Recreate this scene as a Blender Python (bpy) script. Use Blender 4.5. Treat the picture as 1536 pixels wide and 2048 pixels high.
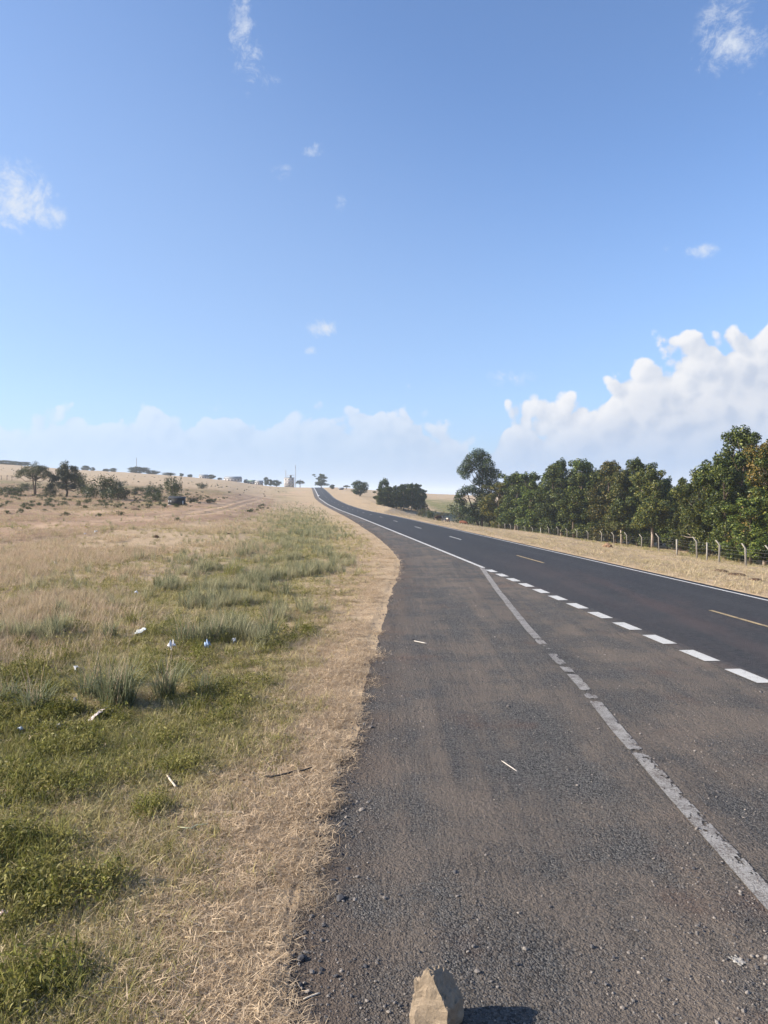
import bpy, bmesh, math, random
import numpy as np
from mathutils import Vector

for o in list(bpy.data.objects): bpy.data.objects.remove(o)
SC = bpy.context.scene
COL = SC.collection
R = math.radians
rng = np.random.default_rng(7)
random.seed(7)

# ------------------------------------------------------------------ camera
F = 1450.0; H = 3.2; U0 = 768.0; V0 = 990.0          # focal length and horizon in photograph pixels, eye height in metres
cam = bpy.data.cameras.new('camera'); co = bpy.data.objects.new('camera', cam); COL.objects.link(co)
cam.sensor_fit = 'VERTICAL'; cam.sensor_height = 36; cam.lens = 36 * F / 2048
cam.shift_y = -34 / 2048; cam.clip_start = 0.05; cam.clip_end = 30000
co.location = (0, 0, H); co.rotation_euler = (R(90), 0, 0)
SC.camera = co
# ------------------------------------------------------------------ light
SUN_EL = R(27); SUN_AZ = R(-93)                          # azimuth from +Y towards +X
sdir = Vector((math.sin(SUN_AZ) * math.cos(SUN_EL), math.cos(SUN_AZ) * math.cos(SUN_EL), math.sin(SUN_EL)))
sl = bpy.data.lights.new('sun', 'SUN'); sl.energy = 5.0; sl.angle = R(0.5); sl.color = (1, .91, .78)
so = bpy.data.objects.new('sun', sl); COL.objects.link(so); so.rotation_euler = sdir.to_track_quat('Z', 'Y').to_euler()
so.location = (-60, 20, 60)
SC.view_settings.view_transform = 'Standard'; SC.view_settings.look = 'None'
SC.view_settings.exposure = 1.05; SC.view_settings.gamma = 1
SC.render.engine = 'CYCLES'
SC.cycles.use_denoising = True
SC.cycles.use_adaptive_sampling = True; SC.cycles.adaptive_threshold = .022
SC.cycles.max_bounces = 5; SC.cycles.diffuse_bounces = 2; SC.cycles.transparent_max_bounces = 8; SC.cycles.volume_bounces = 1

# ---- tiny expression language for shader maths
class E:
    nt = None
    def __init__(s, sock): s.s = sock
    @staticmethod
    def m(op, *a):
        n = E.nt.nodes.new('ShaderNodeMath'); n.operation = op
        for i, x in enumerate(a):
            if isinstance(x, E): E.nt.links.new(x.s, n.inputs[i])
            else: n.inputs[i].default_value = float(x)
        return E(n.outputs[0])
    def __add__(s, o): return E.m('ADD', s, o)
    __radd__ = __add__
    def __sub__(s, o): return E.m('SUBTRACT', s, o)
    def __rsub__(s, o): return E.m('SUBTRACT', o, s)
    def __mul__(s, o): return E.m('MULTIPLY', s, o)
    __rmul__ = __mul__
    def __truediv__(s, o): return E.m('DIVIDE', s, o)
def sstep(lo, hi, x):
    n = E.nt.nodes.new('ShaderNodeMapRange'); n.interpolation_type = 'SMOOTHSTEP'
    for k, v in ((0, x), (1, lo), (2, hi)):
        if isinstance(v, E): E.nt.links.new(v.s, n.inputs[k])
        else: n.inputs[k].default_value = v
    return E(n.outputs[0])
def vec(x, y, z):
    n = E.nt.nodes.new('ShaderNodeCombineXYZ')
    for i, v in enumerate((x, y, z)):
        if isinstance(v, E): E.nt.links.new(v.s, n.inputs[i])
        else: n.inputs[i].default_value = v
    return E(n.outputs[0])
def xyz(v):
    n = E.nt.nodes.new('ShaderNodeSeparateXYZ'); E.nt.links.new(v.s, n.inputs[0]); return [E(o) for o in n.outputs]
def vmath(op, a, b):
    n = E.nt.nodes.new('ShaderNodeVectorMath'); n.operation = op
    for i, v in enumerate((a, b)):
        if isinstance(v, E): E.nt.links.new(v.s, n.inputs[i])
        elif op == 'SCALE' and i == 1: n.inputs['Scale'].default_value = v
        else: n.inputs[i].default_value = v
    return E(n.outputs[0])
def noise(v, scale, detail=4, rough=.5, dist=0):
    n = E.nt.nodes.new('ShaderNodeTexNoise'); E.nt.links.new(v.s, n.inputs['Vector'])
    n.inputs['Scale'].default_value = scale; n.inputs['Detail'].default_value = detail
    n.inputs['Roughness'].default_value = rough; n.inputs['Distortion'].default_value = dist
    return E(n.outputs[0])
def voronoi(v, scale, feature='F1', out='Distance', detail=0, rough=.5, smooth=None):
    n = E.nt.nodes.new('ShaderNodeTexVoronoi'); n.feature = feature; E.nt.links.new(v.s, n.inputs['Vector'])
    n.inputs['Scale'].default_value = scale; n.inputs['Detail'].default_value = detail; n.inputs['Roughness'].default_value = rough
    if smooth is not None: n.inputs['Smoothness'].default_value = smooth
    return E(n.outputs[out])
def mixc(f, a, b, mode='MIX'):
    n = E.nt.nodes.new('ShaderNodeMix'); n.data_type = 'RGBA'; n.blend_type = mode
    for k, v in ((0, f), (6, a), (7, b)):
        if isinstance(v, E): E.nt.links.new(v.s, n.inputs[k])
        elif k == 0: n.inputs[k].default_value = v
        else: n.inputs[k].default_value = (*v, 1)
    return E(n.outputs[2])
def geo_pos():
    n = E.nt.nodes.new('ShaderNodeNewGeometry'); return E(n.outputs['Position'])
def attr(name, kind='GEOMETRY'):
    n = E.nt.nodes.new('ShaderNodeAttribute'); n.attribute_name = name; n.attribute_type = kind; return E(n.outputs['Fac'])

# ------------------------------------------------------------------ world: sky and clouds by direction
w = bpy.data.worlds.new('World'); SC.world = w; w.use_nodes = True
w.cycles.sampling_method = 'NONE'
nt = w.node_tree; nt.nodes.clear(); E.nt = nt
out = nt.nodes.new('ShaderNodeOutputWorld')
sky = nt.nodes.new('ShaderNodeTexSky'); sky.sky_type = 'NISHITA'; sky.sun_disc = False
sky.sun_elevation = SUN_EL; sky.sun_rotation = SUN_AZ; sky.altitude = 1600; sky.air_density = 1.0; sky.dust_density = 1.2; sky.ozone_density = 3.0
tc = nt.nodes.new('ShaderNodeTexCoord'); D_ = E(tc.outputs['Generated'])
dx, dy, dz = xyz(D_)
az = E.m('ARCTAN2', dx, dy); el = E.m('ARCSINE', dz)
skyc = mixc(1.0, E(sky.outputs[0]), (0.99, 1.04, 1.12), 'MULTIPLY')
bg = nt.nodes.new('ShaderNodeBackground'); nt.links.new(skyc.s, bg.inputs[0]); bg.inputs[1].default_value = 0.111
def gauss(a0, e0, sa, se):
    q = (az - a0) / sa; r = (el - e0) / se
    return E.m('EXPONENT', (q * q + r * r) * -1.0)
def pxdir(u, v): return math.atan((u - U0) / F), math.atan((V0 - v) / F * math.cos(math.atan((u - U0) / F)))
def bank(dvec, e):
    warp = noise(dvec, 7, 2, .5)
    n1 = noise(dvec, 6.5, 8, .58)
    b = voronoi(vmath('ADD', dvec, vmath('SCALE', vec(warp, n1, warp), .07)), 26, 'F1', detail=1, rough=.6)
    broad = noise(vmath('MULTIPLY', dvec, (1, 1, .3)), 3.2, 2, .5)
    top = 0.070 + 0.09 * broad + 0.035 * sstep(.10, .20, az) + 0.030 * sstep(.27, .345, az) + 0.05 * sstep(.38, .55, az) - 0.035 * gauss(.125, .1, .03, 9)
    return top + (n1 - .5) * .17 + (.45 - b) * .046 - e
dz2 = vmath('ADD', D_, (-.012, .002, .010))
f1 = bank(D_, el); f2 = bank(dz2, el + .010)
dens = sstep(0.0, .012, f1)
lit = sstep(-.022, .026, f1 - f2 - .002)
core = sstep(0.0, .075, f1)
right = sstep(-.12, .30, az)
cshade = mixc(core, (.70, .75, .86), (.58, .65, .80))
ccol = mixc(lit * (1.0 - core * .5), cshade, (1.02, 1.01, 1.02))
hazec = mixc(sstep(-.5, .35, az), (.50, .68, .98), (.42, .58, .86))
low = sstep(.12, .03, el)
ccol = mixc(low * .8, ccol, hazec)
farl = mixc(right, hazec, ccol)
ccol = mixc(.2, ccol, farl)
opac = dens * (0.55 + 0.43 * right)
# low haze layer that melts the base of the bank
hz = sstep(.85 - .40 * sstep(-.5, .4, az), 0.0, el) * .60 + sstep(.14, 0.0, el) * .25
# single puffs and wisps
puffs = [(30, 395, 70, 48, 1.0), (95, 425, 40, 22, .8), (485, 60, 26, 70, .62), (505, 135, 26, 40, .55), (545, 165, 34, 18, .45), (560, 330, 26, 36, .4),
         (628, 299, 34, 12, .55), (682, 408, 14, 18, .4), (648, 657, 28, 16, .95), (620, 702, 14, 8, .8), (1455, 90, 60, 36, .85), (1470, 20, 60, 40, .7),
         (1402, 504, 28, 13, .85), (1332, 498, 16, 8, .35), (1020, 755, 50, 18, .6), (825, 724, 18, 14, .35), (1530, 190, 14, 18, .5)]
pm = None
for (u, v, su, sv, k) in puffs:
    a0, e0 = pxdir(u, v)
    g = gauss(a0, e0, su / F * math.cos(a0) * 1.05, sv / F * 1.05) * k
    pm = g if pm is None else E.m('MAXIMUM', pm, g)
pn = noise(vmath('ADD', D_, vmath('SCALE', vec(noise(D_, 14, 2, .5), noise(D_, 9, 2, .5), 0.0), .09)), 42, 6, .72)
generic = sstep(.66, .80, noise(D_, 4.5, 4, .6)) * .45 * (1.0 - sstep(-.62, -.52, az) * sstep(.62, .52, az) * sstep(-.05, .05, dy))
pd = sstep(.30, 1.75, pm * 1.35 + (pn - .5) * 3.4 * sstep(.02, .3, pm)) * .9
pd = E.m('MAXIMUM', pd, generic * sstep(.02, .2, el))
bgc = nt.nodes.new('ShaderNodeBackground'); nt.links.new(ccol.s, bgc.inputs[0]); bgc.inputs[1].default_value = 0.455
bgh = nt.nodes.new('ShaderNodeBackground'); nt.links.new(hazec.s, bgh.inputs[0]); bgh.inputs[1].default_value = 0.395
bgp = nt.nodes.new('ShaderNodeBackground'); bgp.inputs[0].default_value = (.80, .86, .96, 1); bgp.inputs[1].default_value = 0.46
def mixs(f, a, b):
    n = nt.nodes.new('ShaderNodeMixShader'); nt.links.new(f.s, n.inputs[0]); nt.links.new(a, n.inputs[1]); nt.links.new(b, n.inputs[2]); return n.outputs[0]
s0_ = mixs(hz, bg.outputs[0], bgh.outputs[0])
anyp = E.m('GREATER_THAN', E.m('MAXIMUM', pm, sstep(.6, .7, el)), .02)      # nothing to work out where no cloud can be
s1_ = mixs(anyp, s0_, mixs(pd, s0_, bgp.outputs[0]))
lowsky = E.m('GREATER_THAN', .36, el)
s = mixs(lowsky, s1_, mixs(opac, s1_, bgc.outputs[0]))
nt.links.new(s, out.inputs[0])

# ------------------------------------------------------------------ helpers
def mk(name, V, Fs, mat=None, parent=None, attrs=None, smooth=False, link=True, mats=None, mi=None):
    """one mesh object from arrays; Fs is one array or a list of arrays of equal-sided faces"""
    me = bpy.data.meshes.new(name); V = np.asarray(V, dtype=np.float32)
    if not isinstance(Fs, (list, tuple)): Fs = [Fs]
    Fs = [np.asarray(f, dtype=np.int32) for f in Fs if len(f)]
    me.vertices.add(len(V)); me.vertices.foreach_set('co', V.ravel())
    loops = np.concatenate([f.ravel() for f in Fs]); cnt = np.concatenate([np.full(len(f), f.shape[1], np.int32) for f in Fs])
    me.loops.add(len(loops)); me.loops.foreach_set('vertex_index', loops)
    me.polygons.add(len(cnt)); st = np.concatenate([[0], np.cumsum(cnt)[:-1]]).astype(np.int32)
    me.polygons.foreach_set('loop_start', st); me.polygons.foreach_set('loop_total', cnt)
    if smooth: me.polygons.foreach_set('use_smooth', np.ones(len(cnt), bool))
    for m in (mats or ([mat] if mat else [])): me.materials.append(m)
    if mi is not None: me.polygons.foreach_set('material_index', np.asarray(mi, np.int32))
    me.update(calc_edges=True)
    for k, a in (attrs or {}).items():
        at = me.attributes.new(k, 'FLOAT', 'POINT'); at.data.foreach_set('value', np.asarray(a, np.float32))
    o = bpy.data.objects.new(name, me)
    if link: COL.objects.link(o)
    if parent: o.parent = parent
    return o
def empty(name, loc=(0, 0, 0), rz=0, sc=(1, 1, 1)):
    o = bpy.data.objects.new(name, None); COL.objects.link(o); o.location = loc; o.rotation_euler = (0, 0, rz); o.scale = sc
    o.empty_display_size = .2; return o
def tag(o, label=None, cat=None, group=None, kind=None):
    if label: o['label'] = label
    if cat: o['category'] = cat
    if group: o['group'] = group
    if kind: o['kind'] = kind
    return o
def copy_part(o, parent, **props):
    c = o.copy(); COL.objects.link(c); c.parent = parent
    for k, v in props.items(): c[k] = v
    return c
def ss(a, b, x):
    t = np.clip((np.asarray(x, float) - a) / (b - a), 0, 1); return t * t * (3 - 2 * t)
_h = rng.random((256, 256))
def vn(x, y):
    x = np.asarray(x, float); y = np.asarray(y, float)
    xi = np.floor(x).astype(int); yi = np.floor(y).astype(int); fx = x - xi; fy = y - yi
    fx = fx * fx * (3 - 2 * fx); fy = fy * fy * (3 - 2 * fy)
    g = lambda i, j: _h[i % 256, j % 256]
    return (g(xi, yi) * (1 - fx) + g(xi + 1, yi) * fx) * (1 - fy) + (g(xi, yi + 1) * (1 - fx) + g(xi + 1, yi + 1) * fx) * fy
def fbm(x, y, n=4):
    s = 0; a = .5; t = 0
    for i in range(n):
        s = s + a * vn(x * 2 ** i + 17.3 * i, y * 2 ** i + 5.1 * i); t += a; a *= .5
    return s / t
def tube(pts, rads, n=7, cap=True):
    pts = np.asarray(pts, float); m = len(pts); V = []; Fq = []
    for i in range(m):
        t = pts[min(i + 1, m - 1)] - pts[max(i - 1, 0)]; t = t / (np.linalg.norm(t) + 1e-9)
        a = np.cross(t, (0, 0, 1.0)) if abs(t[2]) < .9 else np.cross(t, (1.0, 0, 0)); a /= np.linalg.norm(a); b = np.cross(t, a)
        for k in range(n):
            th = 2 * math.pi * k / n; V.append(pts[i] + rads[i] * (math.cos(th) * a + math.sin(th) * b))
    for i in range(m - 1):
        for k in range(n): Fq.append((i * n + k, i * n + (k + 1) % n, (i + 1) * n + (k + 1) % n, (i + 1) * n + k))
    Ft = []
    if cap:
        V.append(pts[0]); V.append(pts[-1]); c0 = len(V) - 2
        for k in range(n): Ft.append((c0, (k + 1) % n, k)); Ft.append((c0 + 1, (m - 1) * n + k, (m - 1) * n + (k + 1) % n))
    return np.array(V), np.array(Fq).reshape(-1, 4), np.array(Ft).reshape(-1, 3)
def join(parts):
    V = []; Q = []; T = []; n = 0
    for v, q, t in parts:
        V.append(v); Q.append(np.asarray(q).reshape(-1, 4) + n); T.append(np.asarray(t).reshape(-1, 3) + n); n += len(v)
    return np.concatenate(V), [np.concatenate(Q).astype(int), np.concatenate(T).astype(int)]
def boxp(x0, x1, y0, y1, z0, z1):
    V = np.array([(x, y, z) for z in (z0, z1) for y in (y0, y1) for x in (x0, x1)], float)
    Q = np.array([(0, 2, 3, 1), (4, 5, 7, 6), (0, 1, 5, 4), (2, 6, 7, 3), (0, 4, 6, 2), (1, 3, 7, 5)])
    return V, Q, np.zeros((0, 3), int)

# ------------------------------------------------------------------ terrain functions (world metres)
YS = np.linspace(-150, 1500, 1651)
def smooth_tab(y, v, win):
    a = np.interp(YS, y, v); k = np.ones(win) / win
    for _ in range(2): a = np.convolve(np.pad(a, win // 2, mode='reflect', reflect_type='odd'), k, mode='valid')[:len(YS)]
    return a
_cx = smooth_tab([-150, 25, 65, 110, 187, 303, 538, 1500], [27.4, 8.2, 4.1, -.75, -8.3, -24.0, -49, -152], 31)
_rz = smooth_tab([-150, 30, 65, 110, 187, 240, 303, 400, 538, 600, 700, 900, 1500], [0, 0, -.1, -.15, -.68, .05, 1.8, 5.0, 8.8, 9.2, 8.0, 2.0, -6], 31)
def road_cx(y): return np.interp(y, YS, _cx)
def road_z(y): return np.interp(y, YS, _rz)
HW = 3.1                                                    # half width between the edge lines
_ey = [-40, 3, 4.39, 5.4, 6.54, 8.29, 9.47, 11.3, 14.06, 17.85, 22.1, 30.9, 35.7, 42.2, 60, 94, 113, 187]
_ex = [-.5, -.66, -.69, -.74, -.76, -.73, -.575, -.53, -.465, -.28, -.05, .47, .60, .30, -.95, -4.4, -6.3, -13.3]
def lay_edge(y):
    y = np.asarray(y, float)
    a = np.interp(y, _ey, _ex); b = road_cx(y) - HW - 2.0
    return np.where(y < 60, a, np.where(y > 187, b, a * (1 - ss(60, 120, y)) + b * ss(60, 120, y)))
_su = [-1500, -800, -400, 0, 163, 260, 358, 500, 605, 640, 3000]
_sv = [900, 903, 912, 928, 940, 945, 952, 965, 972.5, 975, 976]
def pave_z(x, y):
    t = (x - road_cx(y)) / HW
    return road_z(y) + .09 * np.clip(1 - np.abs(t), 0, 1)
def ground_z(x, y):
    x = np.asarray(x, float); y = np.asarray(y, float)
    rz = road_z(y); cx = road_cx(y); yy = np.maximum(y, 1.0)
    u = U0 + F * np.clip(x / yy, -1.6, .3)
    z560 = H + (V0 - np.interp(u, _su, _sv)) / F * 560
    p = 1.5 + .7 * ss(450, 640, u)
    zl = z560 * np.clip(yy / 560, 0, 1) ** p
    dl = (cx - HW - 2.5) - x
    wl = ss(0, 1, dl / (14 + .1 * yy))
    left = rz + wl * (zl - rz)
    off = x - (cx + HW)
    t1 = ss(140, 220, y); t2 = ss(215, 300, y)
    off0 = 1.3 + t1 * 9.0; k = .094 + .00045 * np.minimum(yy, 160) + t1 * .15
    off0 = off0 * (1 - t2) + 12 * t2; k = k * (1 - t2) + .075 * t2
    drop = np.clip(off - off0, 0, None) * k; drop = 8 * np.tanh(drop / 8)
    right = rz - drop
    z = np.where(off > 0, right, np.where(dl > 0, left, rz))
    # rough ground away from the carriageway
    away = np.maximum(ss(.3, 5, -(x - lay_edge(y))), ss(1.0, 6, off))
    z = z + away * ((fbm(x * .9, y * .9, 3) - .5) * .13 + (fbm(x * .16 + 9, y * .16, 3) - .5) * .45 * ss(10, 60, yy))
    z = z + .30 * np.exp(-((x - 21.0) / 3.0) ** 2 - ((y - 96) / 20) ** 2) + .18 * np.exp(-((x - 19.5) / 2.2) ** 2 - ((y - 47) / 9) ** 2)
    # far country
    far = ss(650, 1100, np.hypot(x, y)); z = z * (1 - far) + far * (-7.0)
    return z
def Z(x, y): return float(ground_z(np.array([x]), np.array([y]))[0])
_DD = np.concatenate([np.linspace(3, 60, 900), np.linspace(60.2, 640, 2600)])
def P(u, v):
    """where the sight line of a photograph pixel first meets the ground"""
    x = (u - U0) / F * _DD; zr = H - (v - V0) / F * _DD; d = zr - ground_z(x, _DD)
    i = np.argmax(d < 0) if (d < 0).any() else len(_DD) - 1
    return float(x[i]), float(_DD[i]), Z(x[i], _DD[i])

# ------------------------------------------------------------------ materials
def new_mat(name):
    m = bpy.data.materials.new(name); m.use_nodes = True; E.nt = m.node_tree
    b = m.node_tree.nodes['Principled BSDF']; b.inputs['Specular IOR Level'].default_value = .25; b.inputs['Roughness'].default_value = .85
    return m, b
def setc(b, c):
    if isinstance(c, E): E.nt.links.new(c.s, b.inputs['Base Color'])
    else: b.inputs['Base Color'].default_value = (*c, 1)
def bump(b, h, strength=.4, dist=.01, prev=None):
    n = E.nt.nodes.new('ShaderNodeBump'); n.inputs['Strength'].default_value = strength; n.inputs['Distance'].default_value = dist
    E.nt.links.new(h.s, n.inputs['Height']); E.nt.links.new(n.outputs[0], b.inputs['Normal'])
def simple(name, c, rough=.8, var=.25, scale=3.0, spec=.25, bmp=0):
    m, b = new_mat(name); p = geo_pos(); n = noise(p, scale, 5, .6)
    setc(b, mixc(n, tuple(x * (1 - var) for x in c), tuple(min(1, x * (1 + var)) for x in c)))
    b.inputs['Roughness'].default_value = rough; b.inputs['Specular IOR Level'].default_value = spec
    if bmp: bump(b, noise(p, scale * 8, 6, .6), .6, bmp)
    return m
def leaf_mat(name, c0, c1, c2, trans=.3, tintc=(.15, .088, .022)):
    m, b = new_mat(name); r = attr('rnd'); t = attr('tint', 'OBJECT'); g = attr('dark', 'OBJECT')
    c = mixc(sstep(.0, .6, r), c0, c1); c = mixc(sstep(.6, 1.0, r), c, c2)
    c = mixc(t * sstep(.2, .9, r), c, tintc)
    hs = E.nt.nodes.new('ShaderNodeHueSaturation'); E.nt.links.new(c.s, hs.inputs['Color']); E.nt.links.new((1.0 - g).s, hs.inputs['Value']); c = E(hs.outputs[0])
    setc(b, c); b.inputs['Roughness'].default_value = .5; b.inputs['Specular IOR Level'].default_value = .3
    tr = E.nt.nodes.new('ShaderNodeBsdfTranslucent'); E.nt.links.new(c.s, tr.inputs[0])
    mx = E.nt.nodes.new('ShaderNodeMixShader'); mx.inputs[0].default_value = trans
    E.nt.links.new(b.outputs[0], mx.inputs[1]); E.nt.links.new(tr.outputs[0], mx.inputs[2])
    E.nt.links.new(mx.outputs[0], m.node_tree.nodes['Material Output'].inputs[0])
    return m
def blade_mat(name, c0, c1, c2, trans=.35):
    """c0..c1 along the per-blade random value, c2 mixed in by the tuft's own tint"""
    m, b = new_mat(name); r = attr('rnd'); t = attr('tint', 'INSTANCER')
    c = mixc(r, c0, c1); c = mixc(t, c, mixc(r, tuple(x * .75 for x in c2), tuple(x * 1.2 for x in c2)))
    setc(b, c); b.inputs['Roughness'].default_value = .6
    tr = E.nt.nodes.new('ShaderNodeBsdfTranslucent'); E.nt.links.new(c.s, tr.inputs[0])
    mx = E.nt.nodes.new('ShaderNodeMixShader'); mx.inputs[0].default_value = trans
    E.nt.links.new(b.outputs[0], mx.inputs[1]); E.nt.links.new(tr.outputs[0], mx.inputs[2])
    E.nt.links.new(mx.outputs[0], m.node_tree.nodes['Material Output'].inputs[0])
    return m
STRAW = (.50, .37, .205); SOIL = (.235, .155, .10); OLIVE = (.155, .155, .055); GREEN = (.075, .10, .028)
# ground sheet
m_ground, b = new_mat('ground'); p = geo_pos()
g_ = attr('green'); s_ = attr('soil'); t_ = attr('track')
n1 = noise(p, 1.1, 8, .65); n2 = noise(p, .12, 6, .6); n3 = noise(p, 14, 5, .7); n4 = noise(vmath('MULTIPLY', p, (.45, 1.0, 1)), .35, 6, .65)
straw = mixc(n3, (.25, .178, .112), (.58, .44, .285)); grn = mixc(n3, (.08, .09, .03), (.25, .24, .10)); soil = mixc(n3, (.14, .088, .058), (.40, .265, .175))
n5 = noise(vmath('MULTIPLY', p, (.05, .16, 1)), 1, 7, .7)
c = mixc(sstep(.40, .62, n4 * .30 + n5 * .25 + n1 * .45 + (g_ - .5) * .85), straw, grn)
c = mixc(sstep(.42, .66, n2 * .3 + n4 * .4 + n1 * .3 + (s_ - .5) * .9), c, soil)
c = mixc(t_, c, mixc(n3, (.36, .245, .16), (.52, .37, .25)))
c = mixc(sstep(.52, .66, noise(vmath('MULTIPLY', p, (.06, .22, 1)), 1.3, 6, .7)) * .45, c, (.10, .085, .045))
setc(b, c); b.inputs['Specular IOR Level'].default_value = .05; b.inputs['Roughness'].default_value = .95
bump(b, n3 * .5 + n1, .8, .05)
# gravelly lay-by
m_lay, b = new_mat('layby'); p = geo_pos()
ch = voronoi(p, 62, out='Distance'); chc = E.nt.nodes[-1]; cr = E(chc.outputs['Color']); crx, _, _ = xyz(cr)
dust = noise(p, .75, 7, .62); streak = noise(vmath('MULTIPLY', p, (3.2, .16, 1)), 1, 5, .6); fine = noise(p, 34, 4, .7); big = noise(p, .22, 4, .55)
grey = mixc(crx, (.024, .0235, .0235), (.150, .142, .132)); dirt = mixc(fine, (.090, .071, .056), (.225, .182, .144))
lumps = noise(p, 16, 5, .65)
dm = sstep(.42, .58, dust * .46 + streak * .26 + big * .28 + (fine - .5) * .28)
c = mixc(dm * .85, grey, dirt)
ed = attr('edge'); c = mixc(ed * sstep(.25, .7, dust), c, mixc(fine, (.055, .040, .031), (.125, .092, .070)))
lines = noise(vmath('MULTIPLY', p, (13, .28, 1)), 1, 4, .6) * sstep(.48, .62, noise(p, .9, 3, .5)); c = mixc(sstep(.50, .66, lines) * .35, c, (.055, .045, .036))
red = sstep(.56, .70, noise(p, .55, 5, .6)); c = mixc(red * .45, c, mixc(fine, (.085, .050, .036), (.19, .125, .095)))
spots = sstep(.68, .76, noise(p, 1.7, 3, .45)); c = mixc(spots * .55, c, (.045, .035, .028))
setc(b, c); b.inputs['Specular IOR Level'].default_value = .18; b.inputs['Roughness'].default_value = .82
bump(b, (ch * -1.0) * (1.0 - dm * .6) + fine * 1.0 + lumps * 2.2 + dust * 1.2 + streak * 1.2 - lines * .7, 1.0, .022)
# asphalt
m_road, b = new_mat('asphalt'); p = geo_pos()
ch = voronoi(p, 70); chc = E.nt.nodes[-1]; crx, _, _ = xyz(E(chc.outputs['Color']))
lane = attr('across'); st = noise(vmath('MULTIPLY', p, (1.6, .05, 1)), 1, 4, .6); bn = noise(p, .35, 5, .6)
wp = E.m('ABSOLUTE', lane); wheel = sstep(.16, .05, E.m('ABSOLUTE', wp - .5)); cl_ = noise(p, 9, 6, .75)
c = mixc(crx * .4 + sstep(.25, .75, cl_) * .6, (.007, .007, .008), (.070, .068, .067)); c = mixc(wheel * sstep(.30, .60, bn) * .6, c, (.050, .048, .047)); c = mixc(sstep(.55, .75, noise(vmath('MULTIPLY', p, (.9, .12, 1)), 1, 5, .65)) * .35, c, (.018, .017, .018))
dst = sstep(.42, .62, st * .55 + bn * .45) * attr('dusty')
c = mixc(dst * .38, c, (.105, .066, .055))
setc(b, c); b.inputs['Specular IOR Level'].default_value = .22; b.inputs['Roughness'].default_value = .72
bump(b, ch * -1.0, 1.0, .012)
def paint(name, c, lo, hi, under=(.05, .047, .045)):
    m, b = new_mat(name); p = geo_pos(); ch = voronoi(p, 75); n = noise(p, 40, 5, .7) * .6 + noise(p, 5, 4, .6) * .4
    col = mixc(noise(p, 9, 5, .6), tuple(x * .72 for x in c), c); setc(b, mixc(sstep(lo, hi, n + (ch - .4) * .12), col, under))
    b.inputs['Roughness'].default_value = .75; bump(b, ch * -1.0, .8, .006); return m
m_white = paint('white_road_paint', (.56, .55, .52), .56, .70); m_worn = paint('worn_white_paint', (.36, .34, .31), .42, .66, (.11, .09, .075)); m_yellow = paint('faded_yellow_paint', (.44, .33, .18), .50, .68)
m_bark = simple('bark', (.10, .075, .055), .9, .4, 6, .1, .02); m_palebark = simple('pale_bark', (.34, .28, .23), .85, .3, 5, .1, .01)
m_conc = simple('concrete', (.29, .265, .225), .85, .2, 6, .15, .004); m_wire = simple('wire', (.22, .21, .20), .5, .1, 5, .4)
m_rock = None
m_leafA = leaf_mat('grove_leaf', (.008, .017, .004), (.042, .066, .013), (.15, .168, .032), .2)
m_leafB = leaf_mat('dark_leaf', (.010, .020, .007), (.038, .066, .018), (.095, .125, .036), .2)
m_leafC = leaf_mat('acacia_leaf', (.045, .055, .025), (.095, .105, .045), (.160, .155, .070), .3)
m_leafD = leaf_mat('scrub_leaf', (.020, .034, .012), (.060, .080, .026), (.140, .145, .055), .3)

# ------------------------------------------------------------------ ground sheet
af = np.linspace(R(-37), R(37), 720); ab = np.linspace(R(37), R(323), 110)[1:-1]
ang = np.concatenate([af, ab]); na = len(ang)
rad = np.concatenate([np.geomspace(.8, 25, 130), np.geomspace(25.4, 700, 240), np.geomspace(720, 7000, 30)]); nr = len(rad)
A_, R_ = np.meshgrid(ang, rad); gx = (R_ * np.sin(A_)).ravel(); gy = (R_ * np.cos(A_)).ravel()
gz = ground_z(gx, gy)
inlay = (gx > lay_edge(gy)) & (gx < road_cx(gy) + HW + .45) & (gy < 900)
edged = np.minimum(gx - lay_edge(gy) - .30, road_cx(gy) + HW + .45 - gx)
gz = np.where(inlay & (gy < 900), road_z(gy) - .024 - (.05 + .0025 * np.abs(gy)) * ss(0, .6 + .004 * np.abs(gy), edged), gz - .012)
dl = lay_edge(gy) - gx
green = .26 + .26 * ss(1, 3, dl) * ss(16, 8, gy) + (.36 - .16 * ss(60, 180, gy)) * np.exp(-((dl - 4.5 - .03 * gy) / (3.2 + .02 * gy)) ** 2) * ss(10, 20, gy) + .55 * ss(70, 105, gy) * ss(330, 180, gy) * ss(15, 40, dl)
offr = gx - road_cx(gy) - HW
green = np.where(offr > 0, .05 + .42 * ss(26, 40, offr) * ss(120, 200, gy) * ss(460, 330, gy) + .2 * ss(2, 10, offr) * fbm(gx * .2, gy * .2), green)
soilv = .36 + .26 * ss(14, 26, dl) * ss(20, 30, gy) - .2 * ss(14, 4, dl); soilv = np.where(offr > 0, .22, soilv)
soilv = np.clip(soilv - .25 * ss(150, 400, gy), 0, 1)
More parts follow.
